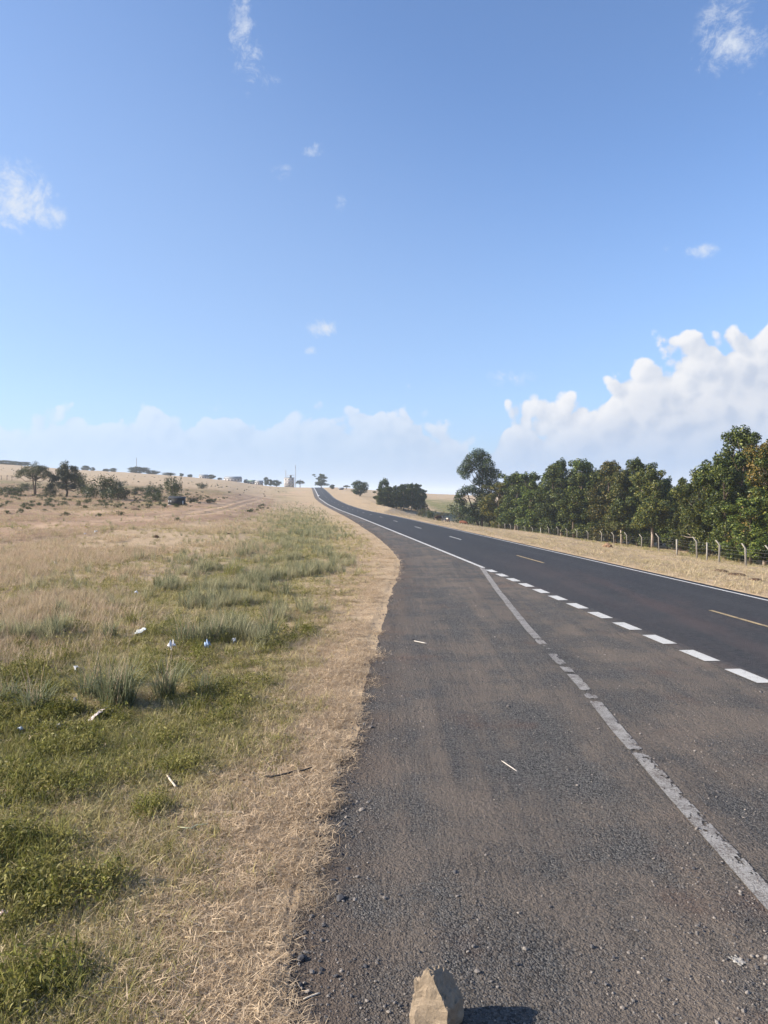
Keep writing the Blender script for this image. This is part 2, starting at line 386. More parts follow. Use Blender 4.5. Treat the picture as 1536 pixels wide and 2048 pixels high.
# wheel tracks crossing the field on the left
tk = np.array([P(*q)[:2] for q in ((-160, 1072), (0, 1056), (110, 1050), (230, 1042), (330, 1033), (400, 1025), (450, 1015), (480, 1006), (520, 996))])
def near_curve(x, y, pts):
    d = np.full(len(x), 1e9)
    for a, b2 in zip(pts[:-1], pts[1:]):
        ab_ = b2 - a; t = np.clip(((x - a[0]) * ab_[0] + (y - a[1]) * ab_[1]) / (ab_ @ ab_), 0, 1)
        d = np.minimum(d, np.hypot(x - a[0] - t * ab_[0], y - a[1] - t * ab_[1]))
    return d
dt = near_curve(gx, gy, tk); track = np.exp(-((dt - 1.0) / .55) ** 2) * .9 + .75 * ss(9, 2, dt) * fbm(gx * .3, gy * .3)
for pts_, wd in (([(-120, 1022), (0, 1019), (100, 1021), (250, 1027)], 7), ([(250, 1027), (420, 1024), (540, 1012), (600, 1004)], 7), ([(430, 1010), (520, 992), (600, 984)], 9), ([(-100, 1100), (150, 1098), (330, 1105)], 2.5)):
    d2 = near_curve(gx, gy, np.array([P(*q)[:2] for q in pts_])); track = np.maximum(track, ss(wd, wd * .3, d2) * ss(.35, .60, fbm(gx * .35, gy * .18, 4)) * .9)
gz -= .10 * np.exp(-((dt - 1.0) / .5) ** 2) * (gx < 0)
soilv = np.clip(soilv + .4 * ss(9, 3, dt), 0, 1); green = green - .35 * ss(9, 3, dt)
i, j = np.meshgrid(np.arange(nr - 1), np.arange(na), indexing='ij'); j2 = (j + 1) % na
Q = np.stack([i * na + j, i * na + j2, (i + 1) * na + j2, (i + 1) * na + j], -1).reshape(-1, 4)
V = np.column_stack([gx, gy, gz]); V = np.vstack([V, (0, 0, -.05)]); c0 = len(V) - 1
T = np.array([(c0, (k + 1) % na, k) for k in range(na)])
ap = lambda a: np.append(a, a[0])
ground = mk('ground', V, [Q[:, ::-1], T[:, ::-1]], m_ground, attrs={'green': ap(green), 'soil': ap(soilv), 'track': ap(np.clip(track, 0, 1))}, smooth=True)
tag(ground, kind='structure')
me = ground.data
if me.polygons[0].normal.z < 0: me.flip_normals()

# ------------------------------------------------------------------ road and lay-by ribbons
ysr = np.concatenate([np.arange(-30, 2, .5), np.arange(2, 45, .16), np.arange(45, 120, .6), np.arange(120, 760, 2.5)])
def ribbon(name, xl, xr, ys, nx, zf, mat, skirt=.12, attrs=None, parent=None):
    t = np.linspace(0, 1, nx); X = xl[:, None] * (1 - t) + xr[:, None] * t; Y = np.repeat(ys[:, None], nx, 1); Zz = zf(X, Y)
    X = np.hstack([X[:, :1] - .02, X, X[:, -1:] + .02]); Y = np.hstack([Y[:, :1], Y, Y[:, -1:]]); Zz = np.hstack([Zz[:, :1] - skirt, Zz, Zz[:, -1:] - skirt])
    n = nx + 2; i, j = np.meshgrid(np.arange(len(ys) - 1), np.arange(n - 1), indexing='ij')
    Q = np.stack([i * n + j, i * n + j + 1, (i + 1) * n + j + 1, (i + 1) * n + j], -1).reshape(-1, 4)
    a = {k: f(X, Y).ravel() for k, f in (attrs or {}).items()}
    return mk(name, np.column_stack([X.ravel(), Y.ravel(), Zz.ravel()]), Q, mat, parent, a, smooth=True)
ej = (fbm(ysr * 1.7, ysr * 0 + 3.3, 4) - .5) * .34 * ss(70, 20, ysr) + (fbm(ysr * .3, ysr * 0 + 8, 2) - .5) * .14 - .10 * ss(12, 5, ysr)
def lay_z(X, Y):
    rel = ss(0, .8, X - lay_edge(Y)) * ss(130, 60, Y)
    rut = .018 * np.sin(X * 2.6 + np.sin(Y * .11) * .6) * rel
    return road_z(Y) - .008 + rel * ((fbm(X * 1.6, Y * .9, 3) - .5) * .035) + rut * ss(0, 1.5, road_cx(Y) - HW - X) - .015 * (1 - ss(0, .3, X - lay_edge(Y)))
lay = ribbon('layby', lay_edge(ysr) + ej, road_cx(ysr) - HW + .02, ysr, 40, lambda X, Y: np.minimum(lay_z(X, Y), road_z(Y) - .006 + 5 * np.clip(road_cx(Y) - HW - .5 - X, 0, None)) - .07 * (1 - ss(0, .24, X - X[:, :1])), m_lay,
             attrs={'edge': lambda X, Y: ss(1.1, .1, X - lay_edge(Y)) * .9})
tag(lay, kind='structure')
road = ribbon('road', road_cx(ysr) - HW - .10, road_cx(ysr) + HW + .35, ysr, 17, pave_z, m_road, .25,
              attrs={'across': lambda X, Y: (X - road_cx(Y)) / HW, 'dusty': lambda X, Y: np.clip(ss(45, 20, Y) * np.exp(-((X - road_cx(Y) + .9) / 1.3) ** 2) + .8 * ss(2.5, 3.3, np.abs(X - road_cx(Y))), 0, 1)})
tag(road, kind='structure')
def strip(name, x0, x1, ys, mat, parent, dz=.006):
    V = []
    for y, a, b2 in zip(ys, x0, x1): V += [(a, y, pave_z(a, y) + dz), (b2, y, pave_z(b2, y) + dz)]
    Q = [(2 * k, 2 * k + 1, 2 * k + 3, 2 * k + 2) for k in range(len(ys) - 1)]
    return mk(name, V, np.array(Q), mat, parent)
yy = np.concatenate([np.arange(-30, 120, 1.0), np.arange(120, 700, 3.0)])
strip('right_edge_line', road_cx(yy) + HW - .06, road_cx(yy) + HW + .07, yy, m_white, road)
yy2 = yy[yy >= 32]; wl_ = .07 + .0004 * yy2
strip('left_edge_line', road_cx(yy2) - HW - wl_, road_cx(yy2) - HW + wl_, yy2, m_white, road)
for k in range(-1, 36):
    y1 = 19.6 + 18.1 * k; ys_ = np.linspace(y1 - 4.3, y1, 9); strip('center_dash', road_cx(ys_) - .06, road_cx(ys_) + .06, ys_, m_yellow if k < 2 else m_white, road)
for k in range(-8, 12):
    y0 = 12.33 + 1.62 * k; ys_ = np.linspace(y0, y0 + .98, 5); xc = road_cx(ys_) - HW; strip('broken_line_dash', xc - .15, xc + .15, ys_, m_white, road, .008)
# worn continuous line across the lay-by, broken up by wear
wy = [-10, 3, 5.66, 6.53, 7.73, 9.87, 12.2, 17.2, 24, 32.2]; wx = [2.75, 2.93, 3.0, 3.03, 3.06, 3.15, 3.3, 3.42, 3.78, 4.30]
cell = .018; ysw = np.arange(2.5, 32.3, cell); nxw = 13; ww = .19
tt = np.linspace(0, 1, nxw + 1); Xw = np.interp(ysw, wy, wx)[:, None] - .06 + ww * tt[None, :]; Yw = np.repeat(ysw[:, None], nxw + 1, 1)
Zw = np.minimum(lay_z(Xw, Yw), road_z(Yw) - .006 + 5 * np.clip(road_cx(Yw) - HW - .5 - Xw, 0, None)) + .009
wn = fbm(Xw * 22, Yw * 14, 5) * .62 + fbm(Xw * 2 + 4, Yw * .9, 3) * .38
wear = wn + .30 * np.clip(tt - .45, 0, 1)[None, :] * ss(20, 13, Yw) - .25 * ss(14, 21, Yw)
for yb, sb in ((11.3, .10), (11.75, .16), (13.6, .12), (14.8, .22), (15.4, .3), (13.0, .1), (9.0, .08), (16.1, .1)): wear += .46 * np.exp(-((Yw - yb) / sb) ** 2)
keep = (wear[:-1, :-1] + (rng.random(wear[:-1, :-1].shape) - .5) * .10 < .72)
i, j = np.nonzero(keep); n = nxw + 1
Q = np.stack([i * n + j, i * n + j + 1, (i + 1) * n + j + 1, (i + 1) * n + j], -1)
mk('worn_white_line', np.column_stack([Xw.ravel(), Yw.ravel(), Zw.ravel()]), Q, m_worn, lay)
def LZ(x, y): return float(min(lay_z(np.array([x]), np.array([y]))[0], road_z(y) - .006 + 5 * max(0, float(road_cx(y)) - HW - .5 - x)))

# ------------------------------------------------------------------ scattering (grass, pebbles): instances on points
def scatter(name, pts, rot, scl, var, tint, sources, label, cat):
    me = bpy.data.meshes.new(name); me.vertices.add(len(pts)); me.vertices.foreach_set('co', np.asarray(pts, np.float32).ravel())
    for k, ty, a in (('rot', 'FLOAT_VECTOR', rot), ('scl', 'FLOAT_VECTOR', scl), ('var', 'INT', var), ('tint', 'FLOAT', tint)):
        at = me.attributes.new(k, ty, 'POINT'); at.data.foreach_set('vector' if ty == 'FLOAT_VECTOR' else 'value', np.asarray(a, np.int32 if ty == 'INT' else np.float32).ravel())
    o = bpy.data.objects.new(name, me); COL.objects.link(o)
    cl = bpy.data.collections.new(name + '_sources')
    for k, s0 in enumerate(sources): cl.objects.link(s0)
    ng = bpy.data.node_groups.new(name, 'GeometryNodeTree')
    ng.interface.new_socket('Geometry', in_out='INPUT', socket_type='NodeSocketGeometry'); ng.interface.new_socket('Geometry', in_out='OUTPUT', socket_type='NodeSocketGeometry')
    gi = ng.nodes.new('NodeGroupInput'); go = ng.nodes.new('NodeGroupOutput'); ip = ng.nodes.new('GeometryNodeInstanceOnPoints')
    ci = ng.nodes.new('GeometryNodeCollectionInfo'); ci.inputs[0].default_value = cl; ci.inputs[1].default_value = True; ci.inputs[2].default_value = True
    def na_(k, ty):
        n = ng.nodes.new('GeometryNodeInputNamedAttribute'); n.data_type = ty; n.inputs[0].default_value = k; return n.outputs[0]
    e2r = ng.nodes.new('FunctionNodeEulerToRotation')
    L = ng.links.new
    L(gi.outputs[0], ip.inputs['Points']); L(ci.outputs[0], ip.inputs['Instance']); ip.inputs['Pick Instance'].default_value = True
    L(na_('var', 'INT'), ip.inputs['Instance Index']); L(na_('rot', 'FLOAT_VECTOR'), e2r.inputs[0]); L(e2r.outputs[0], ip.inputs['Rotation'])
    L(na_('scl', 'FLOAT_VECTOR'), ip.inputs['Scale']); L(ip.outputs[0], go.inputs[0])
    md = o.modifiers.new('scatter', 'NODES'); md.node_group = ng
    tag(o, label, cat, kind='stuff'); return o
def blades(seed, n, radius, length, lean, width, curl=.5, flat=0.0):
    """a tuft: each blade a bent strip of two pieces"""
    r = np.random.default_rng(seed); V = np.zeros((n, 5, 3))
    a = r.random(n) * 2 * np.pi; rr = radius * np.sqrt(r.random(n)); bx = rr * np.cos(a); by = rr * np.sin(a)
    d = r.random(n) * 2 * np.pi; ln = length * (.5 + .7 * r.random(n)); le = lean * (.25 + r.random(n)); le = np.where(r.random(n) < flat, 1.35 + .25 * r.random(n), le)
    w = width * (.6 + .8 * r.random(n)); dxy = np.stack([np.cos(d), np.sin(d)], 1); px = np.stack([-np.sin(d), np.cos(d)], 1)
    h1 = ln * .5 * np.cos(le); o1 = ln * .5 * np.sin(le); le2 = np.minimum(le * (1 + curl) + .1, 1.9); h2 = h1 + ln * .5 * np.cos(le2); o2 = o1 + ln * .5 * np.sin(le2)
    base = np.stack([bx, by], 1)
    V[:, 0, :2] = base - px * w[:, None] / 2; V[:, 1, :2] = base + px * w[:, None] / 2
    V[:, 2, :2] = base + dxy * o1[:, None] + px * w[:, None] * .42; V[:, 3, :2] = base + dxy * o1[:, None] - px * w[:, None] * .42
    V[:, 4, :2] = base + dxy * o2[:, None]; V[:, 2, 2] = h1; V[:, 3, 2] = h1; V[:, 4, 2] = h2
    V[..., 2] = np.maximum(V[..., 2], 0) + np.where(le > 1.3, .012 + .02 * r.random(n), -.01)[:, None]
    k = np.arange(n)[:, None] * 5
    return V.reshape(-1, 3), np.hstack([k, k + 1, k + 2, k + 3]), np.hstack([k + 3, k + 2, k + 4]), np.repeat(r.random(n), 5)
def tuft_src(name, mat, seeds, **kw):
    o = []
    for s0 in seeds:
        V, q, t, rn = blades(s0, **kw); o.append(mk('%s_%d' % (name, s0), V, [q, t], mat, attrs={'rnd': rn}, link=False))
    return o
def herb_src(name, mat, seeds, n=90, rad=.12, h=.17, size=.028):
    o = []
    for s0 in seeds:
        r = np.random.default_rng(s0); a = r.random(n) * 6.28; rr = rad * np.sqrt(r.random(n)); c = np.stack([rr * np.cos(a), rr * np.sin(a), h * r.random(n) ** .7 * (1 - .6 * (rr / rad) ** 2)], 1)
        V, Q, rn = leaf_quads(r, c, c / (np.linalg.norm(c, axis=1)[:, None] + 1e-6) + (0, 0, .3), size, .32, 1.2); o.append(mk('%s_%d' % (name, s0), V, Q, mat, attrs={'rnd': rn}, link=False))
    return o
def leaf_quads(r, c, nrm, size, wid=.5, jitter=.7):
    n = len(c); nn = nrm + jitter * r.normal(size=(n, 3)); nn /= np.linalg.norm(nn, axis=1)[:, None] + 1e-9
    t = np.cross(nn, r.normal(size=(n, 3))); t /= np.linalg.norm(t, axis=1)[:, None] + 1e-9; b2 = np.cross(nn, t)
    s0 = (size * (.6 + .8 * r.random(n)))[:, None]
    V = np.stack([c - t * s0 * .5, c + b2 * s0 * wid * .5 + nn * s0 * .08, c + t * s0 * .5 - nn * s0 * .1, c - b2 * s0 * wid * .5 + nn * s0 * .08], 1)
    k = np.arange(n)[:, None] * 4
    return V.reshape(-1, 3), np.hstack([k, k + 1, k + 2, k + 3]), np.repeat(r.random(n), 4)

m_straw = blade_mat('straw_blade', (.30, .215, .135), (.74, .58, .39), (.33, .30, .12), .3)
m_grass = blade_mat('green_blade', (.080, .090, .018), (.33, .31, .085), (.50, .41, .20), .35)
m_herb = blade_mat('weed_leaf', (.046, .055, .011), (.245, .245, .050), (.40, .34, .13), .35)
m_blue = blade_mat('bluegreen_blade', (.065, .082, .038), (.30, .31, .17), (.50, .43, .25), .35)
m_dry = blade_mat('dry_stem', (.36, .25, .165), (.72, .54, .38), (.38, .36, .18), .3)

def polar(n, d0, d1, a0, a1, seed):
    r = np.random.default_rng(seed); d = np.exp(r.uniform(math.log(d0), math.log(d1), n)); a = r.uniform(a0, a1, n)
    return d * np.tan(a), d, r
def emit(name, x, y, r, srcs, smin, smax, tint, label, cat, grow=0.0, tilt=.2, zoff=0.0, zfun=None):
    n = len(x); z = (zfun or ground_z)(x, y) - .012 + zoff
    s0 = r.uniform(smin, smax, n) * (1 + grow * np.log(np.maximum(y, 5) / 5))
    rot = np.stack([r.normal(0, tilt, n), r.normal(0, tilt, n), r.uniform(0, 6.28, n)], 1); scl = np.stack([s0, s0, s0 * r.uniform(.7, 1.25, n)], 1)
    return scatter(name, np.column_stack([x, y, z]), rot, scl, r.integers(0, len(srcs), n), np.clip(tint, 0, 1), srcs, label, cat)
AL = R(-37)
def edge_dl(x, y): return lay_edge(y) - x + (fbm(x * 1.3, y * 1.3, 4) - .5) * .95
# 1 cut straw on the verge and thin dry grass over the field
x, y, r = polar(200000, 1.6, 130, R(-50), R(6), 1); dl = edge_dl(x, y)
pr = (ss(-.35, .35, dl) * (.34 + .66 * ss(2.2 + .05 * y, .4, dl)) * np.clip(-.25 + 2.0 * fbm(x * 1.1, y * 1.1, 4), .04, 1)) * (1 - .7 * ss(30, 90, y))
kp = r.random(len(x)) < pr; x, y, dl = x[kp], y[kp], dl[kp]
straw_src = tuft_src('straw_tuft', m_straw, range(10, 16), n=34, radius=.13, length=.10, lean=1.1, width=.0034, flat=.74, curl=.06)
emit('cut_straw', x, y, r, straw_src, .7, 1.25, ss(.5, 2.2, dl) * r.random(len(x)) * ss(30, 12, y), 'short pale cut straw covering the verge beside the gravel', 'straw', .22)
# 2 short green grass
x, y, r = polar(225000, 1.6, 140, R(-50), R(5), 2); dl = edge_dl(x, y)
gm = fbm(x * .55 + 3, y * .55, 3); band = np.exp(-((dl - 4.5 - .03 * y) / (3.4 + .02 * y)) ** 2) * ss(10, 20, y)
pr = ss(.2, 1.5, dl) * (ss(18, 8, y) * (.42 + .9 * gm) + band * .45 + .10 * gm + .38 * ss(.50, .60, fbm(x * .16 + 5, y * .09, 3)) * ss(14, 22, y)) * np.clip(gm * 2 - .25, .08, 1)
kp = r.random(len(x)) < pr; x, y, dl, gm = x[kp], y[kp], dl[kp], gm[kp]
g_src = tuft_src('green_tuft', m_grass, range(20, 26), n=20, radius=.075, length=.125, lean=.85, width=.0065, flat=.12)
emit('short_grass', x, y, r, g_src, .6, 1.25, np.clip(r.random(len(x)) * .8 + .25 * ss(.5, .3, gm) + .10 * ss(14, 40, y) - .28 * ss(.8, 3, dl) * ss(16, 9, y), 0, 1), 'short olive green grass on the left of the lay-by', 'grass', .25)
# 3 low weeds, patchy and dark
x, y, r = polar(135000, 1.6, 60, R(-50), R(2), 3); dl = edge_dl(x, y)
wm = .62 * fbm(x * .8 + 40, y * .8, 3) + .38 * fbm(x * 3.1, y * 3.1, 2)
pr = ss(1.0, 3.2, dl) * ss(.47, .62, wm + .06 * ss(2, 5, dl) * ss(15, 9, y)) * (ss(22, 9, y) * .8 + .12) * ss(.34, .52, fbm(x * 4, y * 4, 2))
kp = r.random(len(x)) < pr; x, y, dl, wm = x[kp], y[kp], dl[kp], wm[kp]
for (u_, v_, rp) in [(365, 1530, 42), (300, 1632, 38), (195, 1785, 50), (90, 1790, 60), (110, 1580, 60), (30, 1600, 40), (200, 1560, 50), (480, 1380, 60), (430, 1400, 55), (590, 1278, 34), (620, 1262, 28), (90, 1980, 60), (20, 2010, 60), (95, 1690, 30), (330, 1480, 40), (150, 1500, 50), (60, 1350, 45), (540, 1300, 40), (130, 1300, 40)]:
    xc, yc, _z = P(u_, v_); m_ = int(24 + rp * .4); rr = rp / F * yc; q_ = r.normal(size=(m_, 2)) * rr * .6
    x = np.append(x, xc + q_[:, 0]); y = np.append(y, yc + q_[:, 1] * 1.3); wm = np.append(wm, np.full(m_, .75)); dl = np.append(dl, np.full(m_, 3.0))
h_src = herb_src('weed_clump', m_herb, range(30, 33)) + herb_src('small_weed', m_herb, range(33, 35), n=60, rad=.10, h=.10, size=.018) + tuft_src('weed_blade', m_herb, range(36, 40), n=24, radius=.08, length=.16, lean=.7, width=.007)
emit('low_weeds', x, y, r, h_src, .5, 1.55, r.random(len(x)) ** 2 * .7, 'dark green low weeds carpeting the near left ground', 'weeds', .12)
# 4 tall loose grass in the band along the road and over the field
x, y, r = polar(60000, 11, 260, AL, R(3), 4); dl = edge_dl(x, y); gm = .45 * fbm(x * .35 + 11, y * .2, 3) + .55 * fbm(x * 1.1, y * .7, 2)
band = np.exp(-((dl - 4.6 - .025 * y) / (2.8 + .025 * y)) ** 2)
pr = ss(1.2, 3.2, dl) * (band * ss(.50 - .08 * ss(20, 50, y), .60, gm) * .75 + .06 * ss(.55, .65, gm))
for (u_, v_) in ((345, 1303), (416, 1302), (468, 1288), (155, 1345), (280, 1268)):
    xc, yc, _z = P(u_, v_); pr = pr * (np.hypot((x - xc) / .55, (y - yc + .8) / 1.1) > 1)
kp = r.random(len(x)) < pr; x, y, dl, gm = x[kp], y[kp], dl[kp], gm[kp]
b_src = tuft_src('tall_tuft', m_blue, range(40, 46), n=30, radius=.09, length=.48, lean=.42, width=.011)
emit('tall_grass', x, y, r, b_src, .45, 1.15, np.clip(r.random(len(x)) * .75 + .25 * ss(8, 14, dl), 0, 1), 'loose grey green knee high grass in a band along the lay-by', 'grass', .05, .12)
# 5 dry stems over the open field
x, y, r = polar(100000, 13, 230, AL, R(-3), 5); dl = edge_dl(x, y); gm = fbm(x * .22 + 70, y * .12, 4)
pr = ss(4.5, 10, dl) * ss(.46, .62, gm) * .6 * ss(8, 4, np.minimum(near_curve(x, y, tk), 8) * -1 + 10)
kp = r.random(len(x)) < pr; x, y, dl, gm = x[kp], y[kp], dl[kp], gm[kp]
d_src = tuft_src('dry_tuft', m_dry, range(50, 56), n=22, radius=.14, length=.27, lean=.6, width=.006)
emit('dry_field_grass', x, y, r, d_src, .6, 1.1, r.random(len(x)) * .5, 'thin pinkish dry grass over the open field', 'grass', .15, .15)
# 6 right verge: dry grass between the road and the fence
x, y, r = polar(90000, 12, 240, R(-12), R(36), 6); off = x - road_cx(y) - HW
pr = ss(.25, .8, off) * ss(42, 26, off) * (.25 + .9 * fbm(x * .4, y * .4, 3)) * .8
kp = r.random(len(x)) < pr; x, y, off = x[kp], y[kp], off[kp]
emit('verge_dry_grass', x, y, r, tuft_src('verge_tuft', m_straw, range(60, 66), n=20, radius=.14, length=.13, lean=.9, width=.007, flat=.4), .7, 1.3, r.random(len(x)) * .6, 'dry straw coloured grass between the road and the wire fence', 'grass', .12)
x, y, r = polar(14000, 30, 230, R(0), R(36), 16); off = x - road_cx(y) - HW; pr = ss(17, 21, off) * ss(34, 27, off) * ss(.40, .6, fbm(x * .3, y * .3, 3))
kp = r.random(len(x)) < pr; x, y = x[kp], y[kp]
emit('fence_line_grass', x, y, r, tuft_src('fence_tuft', m_grass, range(66, 70), n=30, radius=.16, length=.42, lean=.45, width=.010), .5, 1.1, r.random(len(x)) * .9, 'ragged taller grass growing along the foot of the wire fence', 'grass', 0)
# 7 pebbles on the lay-by
def pebble_src(name, mat, seeds):
    o = []
    for s0 in seeds:
        bm = bmesh.new(); bmesh.ops.create_icosphere(bm, subdivisions=1, radius=.5); r = random.Random(s0)
        sx, sy, sz = r.uniform(.8, 1.2), r.uniform(.6, 1), r.uniform(.45, .7)
        for v in bm.verts: v.co = Vector((v.co.x * sx, v.co.y * sy, v.co.z * sz)) * r.uniform(.78, 1.15)
        me = bpy.data.meshes.new(name); bm.to_mesh(me); bm.free(); me.materials.append(mat); o.append(bpy.data.objects.new('%s_%d' % (name, s0), me))
    return o
m_peb, b = new_mat('pebble'); t = attr('tint', 'INSTANCER'); setc(b, mixc(t, (.055, .055, .06), (.27, .235, .20))); b.inputs['Roughness'].default_value = .8
x, y, r = polar(60000, 2.6, 34, R(-18), R(36), 8); inl = (x > lay_edge(y) - .12) & (x < road_cx(y) - HW - .1)
pr = (.20 + .8 * ss(.42, .65, fbm(x * 1.1, y * .5, 4)) + .5 * ss(1.0, .2, x - lay_edge(y))) * .8
kp = inl & (r.random(len(x)) < pr); x, y = x[kp], y[kp]
lz = np.minimum(lay_z(x, y), road_z(y) - .006 + 5 * np.clip(road_cx(y) - HW - .5 - x, 0, None)); n = len(x); s0 = .010 * np.exp(r.normal(0, .42, n)) * (1 + 1.2 * (r.random(n) > .98) + .02 * y) * (1 + .9 * ss(.9, .1, x - lay_edge(y)) * r.random(n))
scatter('gravel', np.column_stack([x, y, lz + s0 * .12]), np.stack([r.normal(0, .3, n), r.normal(0, .3, n), r.uniform(0, 6.28, n)], 1), np.repeat(s0[:, None], 3, 1), r.integers(0, 6, n), r.random(n) ** 1.6, pebble_src('pebble', m_peb, range(6)), 'loose grey chippings strewn over the lay-by', 'gravel')

# ------------------------------------------------------------------ tall tussocks that stand out one by one
def tussock(name, u, v, hpx, label, mat, seed, n=170, spread=.22, lean=.42, tint=.2):
    x, y, z = P(u, v); h = 1.2 * hpx / F * y
    V1, q1, t1, r1 = blades(seed, n, spread, h, lean * 1.35, .011, 1.0)
    V2, q2, t2, r2 = blades(seed + 500, n // 7, spread * .7, h * 1.35, lean * .6, .006, .4)
    root = empty('grass_tussock', (x, y, z - .01), random.uniform(0, 6))
    tag(root, label, 'grass tussock', 'grass tussocks left of the lay-by')
    mk('leaves', V1, [q1, t1], mat, root, {'rnd': r1}); mk('seed_stems', V2, [q2, t2], m_dry, root, {'rnd': r2}); return root
TUS = [(235, 1412, 95, 'largest blue green grass tussock, just above the crumpled pale rag', 320, .40), (330, 1395, 75, 'blue green tussock right of the largest one, casting a dark shadow', 170, .25),
       (180, 1395, 70, 'loose feathery tussock on the left flank of the largest tussock', 150, .3), (70, 1425, 70, 'grey green tussock near the left edge beside a white scrap', 160, .28),
       (375, 1290, 60, 'broad grey green tussock behind the white and the blue litter', 200, .45), (430, 1280, 55, 'dense tussock behind the blue plastic bag', 150, .35),
       (540, 1275, 55, 'arching pale tussock nearest the straw verge', 140, .22), (265, 1252, 42, 'upright bright green tussock on the far side of the flat white litter', 90, .16),
       (220, 1275, 40, 'soft round green tussock left of the flat white litter', 100, .25), (465, 1150, 34, 'bright green tussock out in the field behind the grass band', 110, .5),
       (570, 1190, 34, 'dark green tussock inside the roadside grass band', 90, .3), (15, 1400, 48, 'tussock cut by the left edge of the picture', 110, .3), (410, 1390, 55, 'thin open tussock over the dark weeds on the straw side', 70, .25)]
for k, (u, v, hp, lb, n, sp) in enumerate(TUS):
    tussock('grass_tussock', u, v, hp, lb, m_grass if 'bright' in lb else m_blue, 100 + k, n, sp * .62)

# ------------------------------------------------------------------ stone in the foreground
m_rock, b = new_mat('rock'); p = geo_pos(); n1 = noise(p, 14, 8, .65); n2 = noise(p, 70, 5, .7)
setc(b, mixc(n1, mixc(n2, (.10, .074, .050), (.24, .18, .122)), mixc(n2, (.25, .19, .13), (.44, .35, .245)))); bump(b, n1 + n2 * .5, .9, .012); b.inputs['Roughness'].default_value = .9
bm = bmesh.new()
front = [(-.16, 0), (-.175, .13), (-.17, .255), (-.125, .27), (-.09, .33), (-.02, .30), (.055, .235), (.11, .165), (.13, .08), (.10, 0)]
rings = [(-.10, 1.0, 1.0, 0), (-.06, 1.04, 1.03, .0), (.05, 1.0, .97, .03), (.13, .72, .72, .06)]
vs = [[bm.verts.new((fx * kx + ox, yq + .10 * fz / .33, fz * kz)) for fx, fz in front] for yq, kx, kz, ox in rings]
for a, b2 in zip(vs[:-1], vs[1:]):
    for k in range(10): bm.faces.new((a[k], a[(k + 1) % 10], b2[(k + 1) % 10], b2[k]))
bm.faces.new(vs[0][::-1]); bm.faces.new(vs[-1]); bmesh.ops.recalc_face_normals(bm, faces=bm.faces[:])
bmesh.ops.triangulate(bm, faces=bm.faces[:])
bmesh.ops.subdivide_edges(bm, edges=bm.edges[:], cuts=4, use_grid_fill=True)
from mathutils import noise as mn
for v in bm.verts:
    d = v.co.normalized(); v.co += d * (mn.fractal(v.co * 8, 1, 2, 4) * .030 + mn.fractal(v.co * 40, .9, 2, 3) * .012)
me = bpy.data.meshes.new('stone'); bm.to_mesh(me); bm.free(); me.materials.append(m_rock)
st = bpy.data.objects.new('stone', me); COL.objects.link(st); st.location = (.315, 4.36, LZ(.315, 4.36) - .03); st.rotation_euler = (0, 0, R(-30)); st.scale = (.80, .80, 1.02)
tag(st, 'tan angular stone standing on the lay-by at the bottom of the picture', 'stone')

# ------------------------------------------------------------------ litter and sticks
def litter(name, u, v, wpx, hpx, color, label, cat='litter', flat=False, lay_=False, seed=0, group='litter in the grass'):
    x, y, z = P(u, v)
    if lay_: y = H * F / (v - V0); x = (u - U0) / F * y; z = LZ(x, y) + .004
    W = .82 * wpx / F * y; Hh = hpx / F * y; r = np.random.default_rng(seed + 900); n = 9
    gx_, gy_ = np.meshgrid(np.linspace(-.5, .5, n), np.linspace(-.5, .5, n)); rr = np.hypot(gx_, gy_)
    dome = np.clip(1 - (rr / .62) ** 2, 0, 1)
    ph = r.uniform(0, 6, 4); fold = np.sin(gx_ * 9 + ph[0]) * np.sin(gy_ * 7 + ph[1]) + .6 * np.sin(gx_ * 17 + gy_ * 11 + ph[2])
    zz = dome ** .45 * Hh * (.18 if flat else .55) * (1 + .45 * fold) + r.normal(0, .07 * Hh + .003, (n, n))
    X = gx_ * W * (1 + r.normal(0, .10, (n, n))); Y = gy_ * W * .7 * (1 + r.normal(0, .12, (n, n)))
    cut = r.random((n, n)) * (rr > .36)
    i, j = np.meshgrid(np.arange(n - 1), np.arange(n - 1), indexing='ij'); kp = cut[:-1, :-1] < .72; i, j = i[kp], j[kp]
    Q = np.stack([i * n + j, i * n + j + 1, (i + 1) * n + j + 1, (i + 1) * n + j], -1)
    key = 'litter_%s' % '_'.join('%.2f' % c for c in color); m = bpy.data.materials.get(key) or simple(key, color, .45, .12, 30, .4)
    o = mk(name, np.column_stack([X.ravel(), Y.ravel(), np.maximum(zz.ravel(), -.01)]), Q, m); o.location = (x, y, z + (.05 if not lay_ else .0)); o.rotation_euler = (r.normal(0, .25), r.normal(0, .25), r.uniform(0, 6)) if not lay_ else (0, 0, r.uniform(0, 6))
    o.modifiers.new('thickness', 'SOLIDIFY').thickness = .0015
    tag(o, label, cat, group)
WH = (.62, .63, .66)
